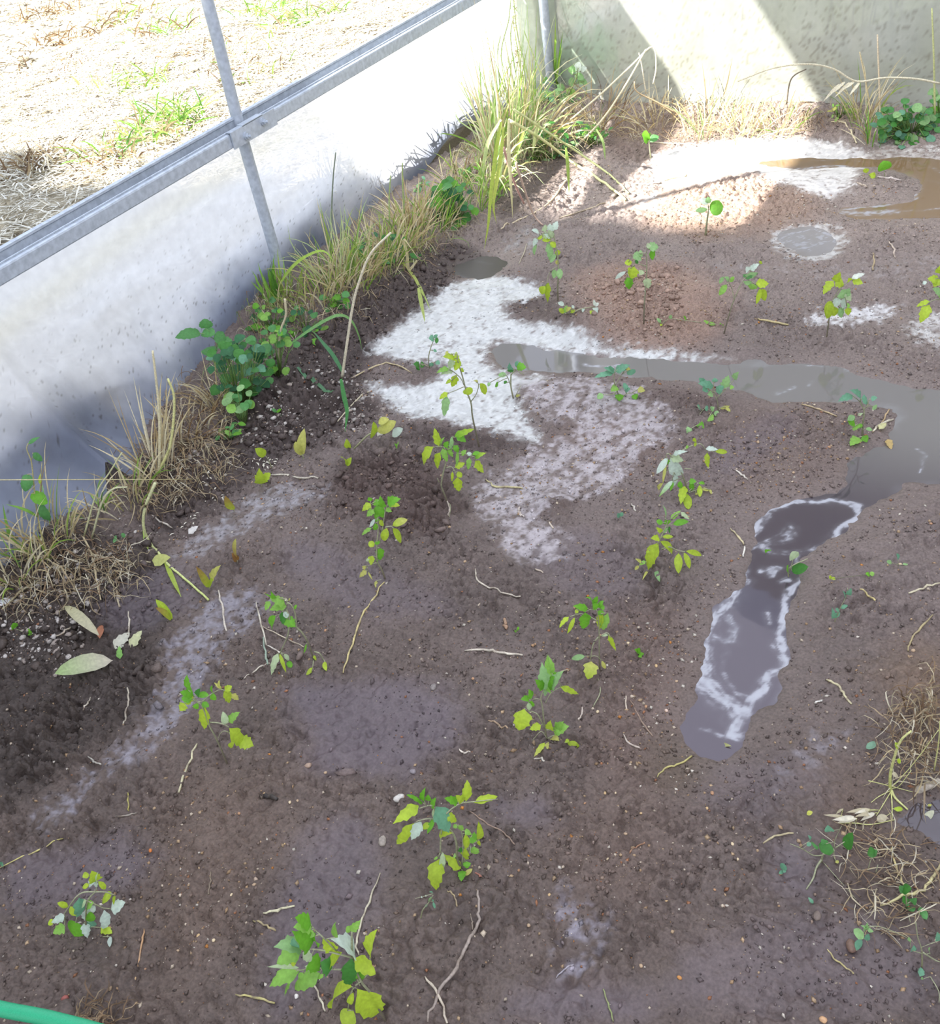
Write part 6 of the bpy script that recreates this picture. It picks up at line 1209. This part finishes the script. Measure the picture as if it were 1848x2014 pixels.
for i, (a, b) in enumerate([(560,1660),(500,1740),(455,1760),(440,1745),(520,1560),(585,1575),(570,1578),(470,1600),(390,1840),(350,1870),(420,1850),(285,1905),(265,1925),(640,1520),(880,1595),(1020,1712),(1080,1760),(1040,1820),(1195,1690),(1150,1580),(1190,1560),(1240,1500),(1210,1560),(1270,1390),(1290,1310),(1330,1340),(1235,1265),(1180,1250),(1260,1600),(1230,1640),(1440,1660),(1400,1560),(1390,1590),(1380,1660),(1450,1690),(1405,1750),(1310,1770),(1260,1900),(880,1160),(640,1240),(560,1150),(1140,1430),(1175,1400),(930,1335),(1690,870),(1560,930),(1530,900),(1630,880),(1660,830),(1490,870),(1770,1110),(1830,1030),(1850,1120),(1795,1280),(1680,1000)]):
    stone('small tan pebble half bedded in the brown mud', a, b, rnd.uniform(3, 5), [(190,160,116),(176,150,120),(206,186,150),(170,130,96)][i % 4], 'small tan pebbles in the mud')
# ---- green hose in the bottom left corner
def hose():
    P_ = []
    for a, b, z in ((-160,1935,.20),(-60,1965,.21),(0,1984,.215),(100,2004,.22),(230,2040,.22),(360,2090,.20)):
        P_.append(P(a, b, z))
    root = empty('garden_hose', P_[2], 'green garden hose crossing the bottom left corner close to the viewer', 'hose')
    C_ = catmull(P_, 8); mb = MB(); n = 20
    mb.tube(C_, .0102, lin((38,158,112)), n); mb.build('tube', HOSE, root)
def mat_hose():
    m, nt, b, o = new_mat('green_hose'); a = attr(nt, 'col'); c, nz = mul_noise(nt, a.outputs['Color'], 900, .8, 1.15, 4)
    nt.links.new(c, b.inputs['Base Color']); b.inputs['Roughness'].default_value = .45
    bp = node(nt, 'ShaderNodeBump'); bp.inputs['Distance'].default_value = .0006; bp.inputs['Strength'].default_value = .5
    nt.links.new(nz.outputs['Fac'], bp.inputs['Height']); nt.links.new(bp.outputs[0], b.inputs['Normal']); return m
HOSE = mat_hose(); hose()
# ---- thin string stretched in front of the film
mb = MB(); a = onX(-60, 944, -2.0); b = P(380, 943, .02); a[1] = a[1]; mb.tube([a, (a*.6+b*.4), (a*.3+b*.7), b], .0011, lin((196,186,140)), 5)
tag(mb.build('string', DRY, origin=a), 'thin taut pale string running level across the torn film at the left', 'string')
# ---- green tufts and dark clumps in the sunlit field outside
def otuft(label, px, py, n, L, kinds, r=.12, w=.006):
    n *= 2; w *= 1.3
    g = P(px, py, 0); g = P(px, py, float(outz(np.array([g[0]]), np.array([g[1]]))[0])); mb = MB(); ks = kinds.split('+')
    for i in range(n):
        a = rnd.uniform(0, 6.28); rr = r*math.sqrt(rnd.random()); p = g+np.array([rr*math.cos(a), rr*math.sin(a), -.01])
        if p[0] > -2.36: p[0] = -2.36-rnd.random()*.05
        d = np.array([rnd.gauss(0, .4), rnd.gauss(0, .4), 1]); d /= np.linalg.norm(d); l = L*rnd.uniform(.4, 1.1); pts = [p]
        for k in range(4): d = d+np.array([d[0]*.3, d[1]*.3, -.25]); d /= np.linalg.norm(d); q = pts[-1]+d*l/4; q[0] = min(q[0], -2.34); pts.append(q)
        mb.ribbon(pts, w*rnd.uniform(.6, 1.3), toCam(p), lin(rnd.choice(GC[rnd.choice(ks)]))*rnd.uniform(.8, 1.1), .2)
    return tag(mb.build('field_grass_tuft', LEAF, origin=g), label, 'grass')
for q in [('greenest grass tuft just outside the rail, left of the post', 320, 260, 60, .20, 'green+dry'), ('tall green tuft outside against the rail near the clamp', 350, 235, 50, .22, 'green+mix'), ('green tuft outside left of the tall one', 215, 300, 50, .18, 'green+dry'), ('brown clump of stubble outside above the rail at the left', 210, 330, 60, .13, 'brown+dry'),
 ('brown stubble clump further left outside', 85, 320, 50, .13, 'brown'), ('green tuft in the middle of the bright field', 285, 165, 40, .18, 'green+mix'), ('small green tuft left of the middle field tuft', 240, 165, 30, .15, 'mix'), ('tuft beside the upper part of the post on its right', 480, 150, 40, .14, 'brown+mix'), ('brown clump left of the upper post', 405, 110, 40, .14, 'brown'),
 ('green tuft near the top of the field left of the post', 320, 65, 40, .2, 'green+brown'), ('brown clump at the top left of the field', 95, 30, 40, .18, 'brown'), ('grassy clump at the top of the field', 245, 40, 50, .2, 'brown+mix'), ('dark clump in the left half of the field', 130, 80, 50, .16, 'brown'), ('small dark clump in the left of the field', 133, 135, 24, .1, 'brown'), ('dark clump nearest the left edge of the field', 45, 150, 24, .1, 'brown'), ('green grassy strip at the top right of the field', 600, 45, 80, .2, 'green+mix+dry'), ('second green patch at the top right of the field', 540, 30, 50, .2, 'mix+green'), ('low tuft right of the post near the rail', 490, 100, 30, .14, 'mix+dry'), ('dry clump against the rail right of the left edge', 60, 340, 60, .14, 'dry+brown')]:
    otuft(*q, r=.16 if q[2] > 200 else .28)
# plants standing outside against the film: seen as dark blurs through it
def silh(label, Yc, n, L, X0=-2.40):
    mb = MB()
    for i in range(n):
        p = np.array([X0-rnd.random()*.03, Yc+rnd.gauss(0, .12), .12]); d = np.array([.02, rnd.gauss(0, .3), 1]); l = L*rnd.uniform(.4, 1); pts = [p]
        for k in range(4): d = d+np.array([0, rnd.gauss(0, .12), -.06]); d /= np.linalg.norm(d); q = pts[-1]+d*l/4; q[0] = min(q[0], -2.345); pts.append(q)
        mb.ribbon(pts, .005, np.array([1., 0, 0]), lin((110,120,80)), .1)
    return tag(mb.build('outside_grass', LEAF, origin=np.array([X0, Yc, .12])), label, 'grass')
silh('weeds outside showing as blurs through the film right of the post', 2.9, 34, .30); silh('weeds outside showing through the film above the grass bank', 3.5, 40, .26); silh('thin stems outside behind the left part of the film', 1.75, 10, .24)
mb = MB()
for i in range(140):
    p = np.array([-2.15+rnd.random()*2.6, 4.36+rnd.random()*.12, .02]); d = np.array([rnd.gauss(0, .35), 0, 1]); l = rnd.uniform(.1, .6); pts = [p]
    for k in range(4): d = d+np.array([rnd.gauss(0, .15), 0, -.1]); d /= np.linalg.norm(d); pts.append(pts[-1]+d*l/4)
    mb.ribbon(pts, .008, np.array([0, 1., 0]), lin(rnd.choice([(90,120,60),(110,130,70),(130,130,90)])), .1)
tag(mb.build('outside_weeds', LEAF, origin=np.array([-1.0, 4.4, .02])), 'tall weeds standing outside behind the end film', 'weeds', kind='stuff')
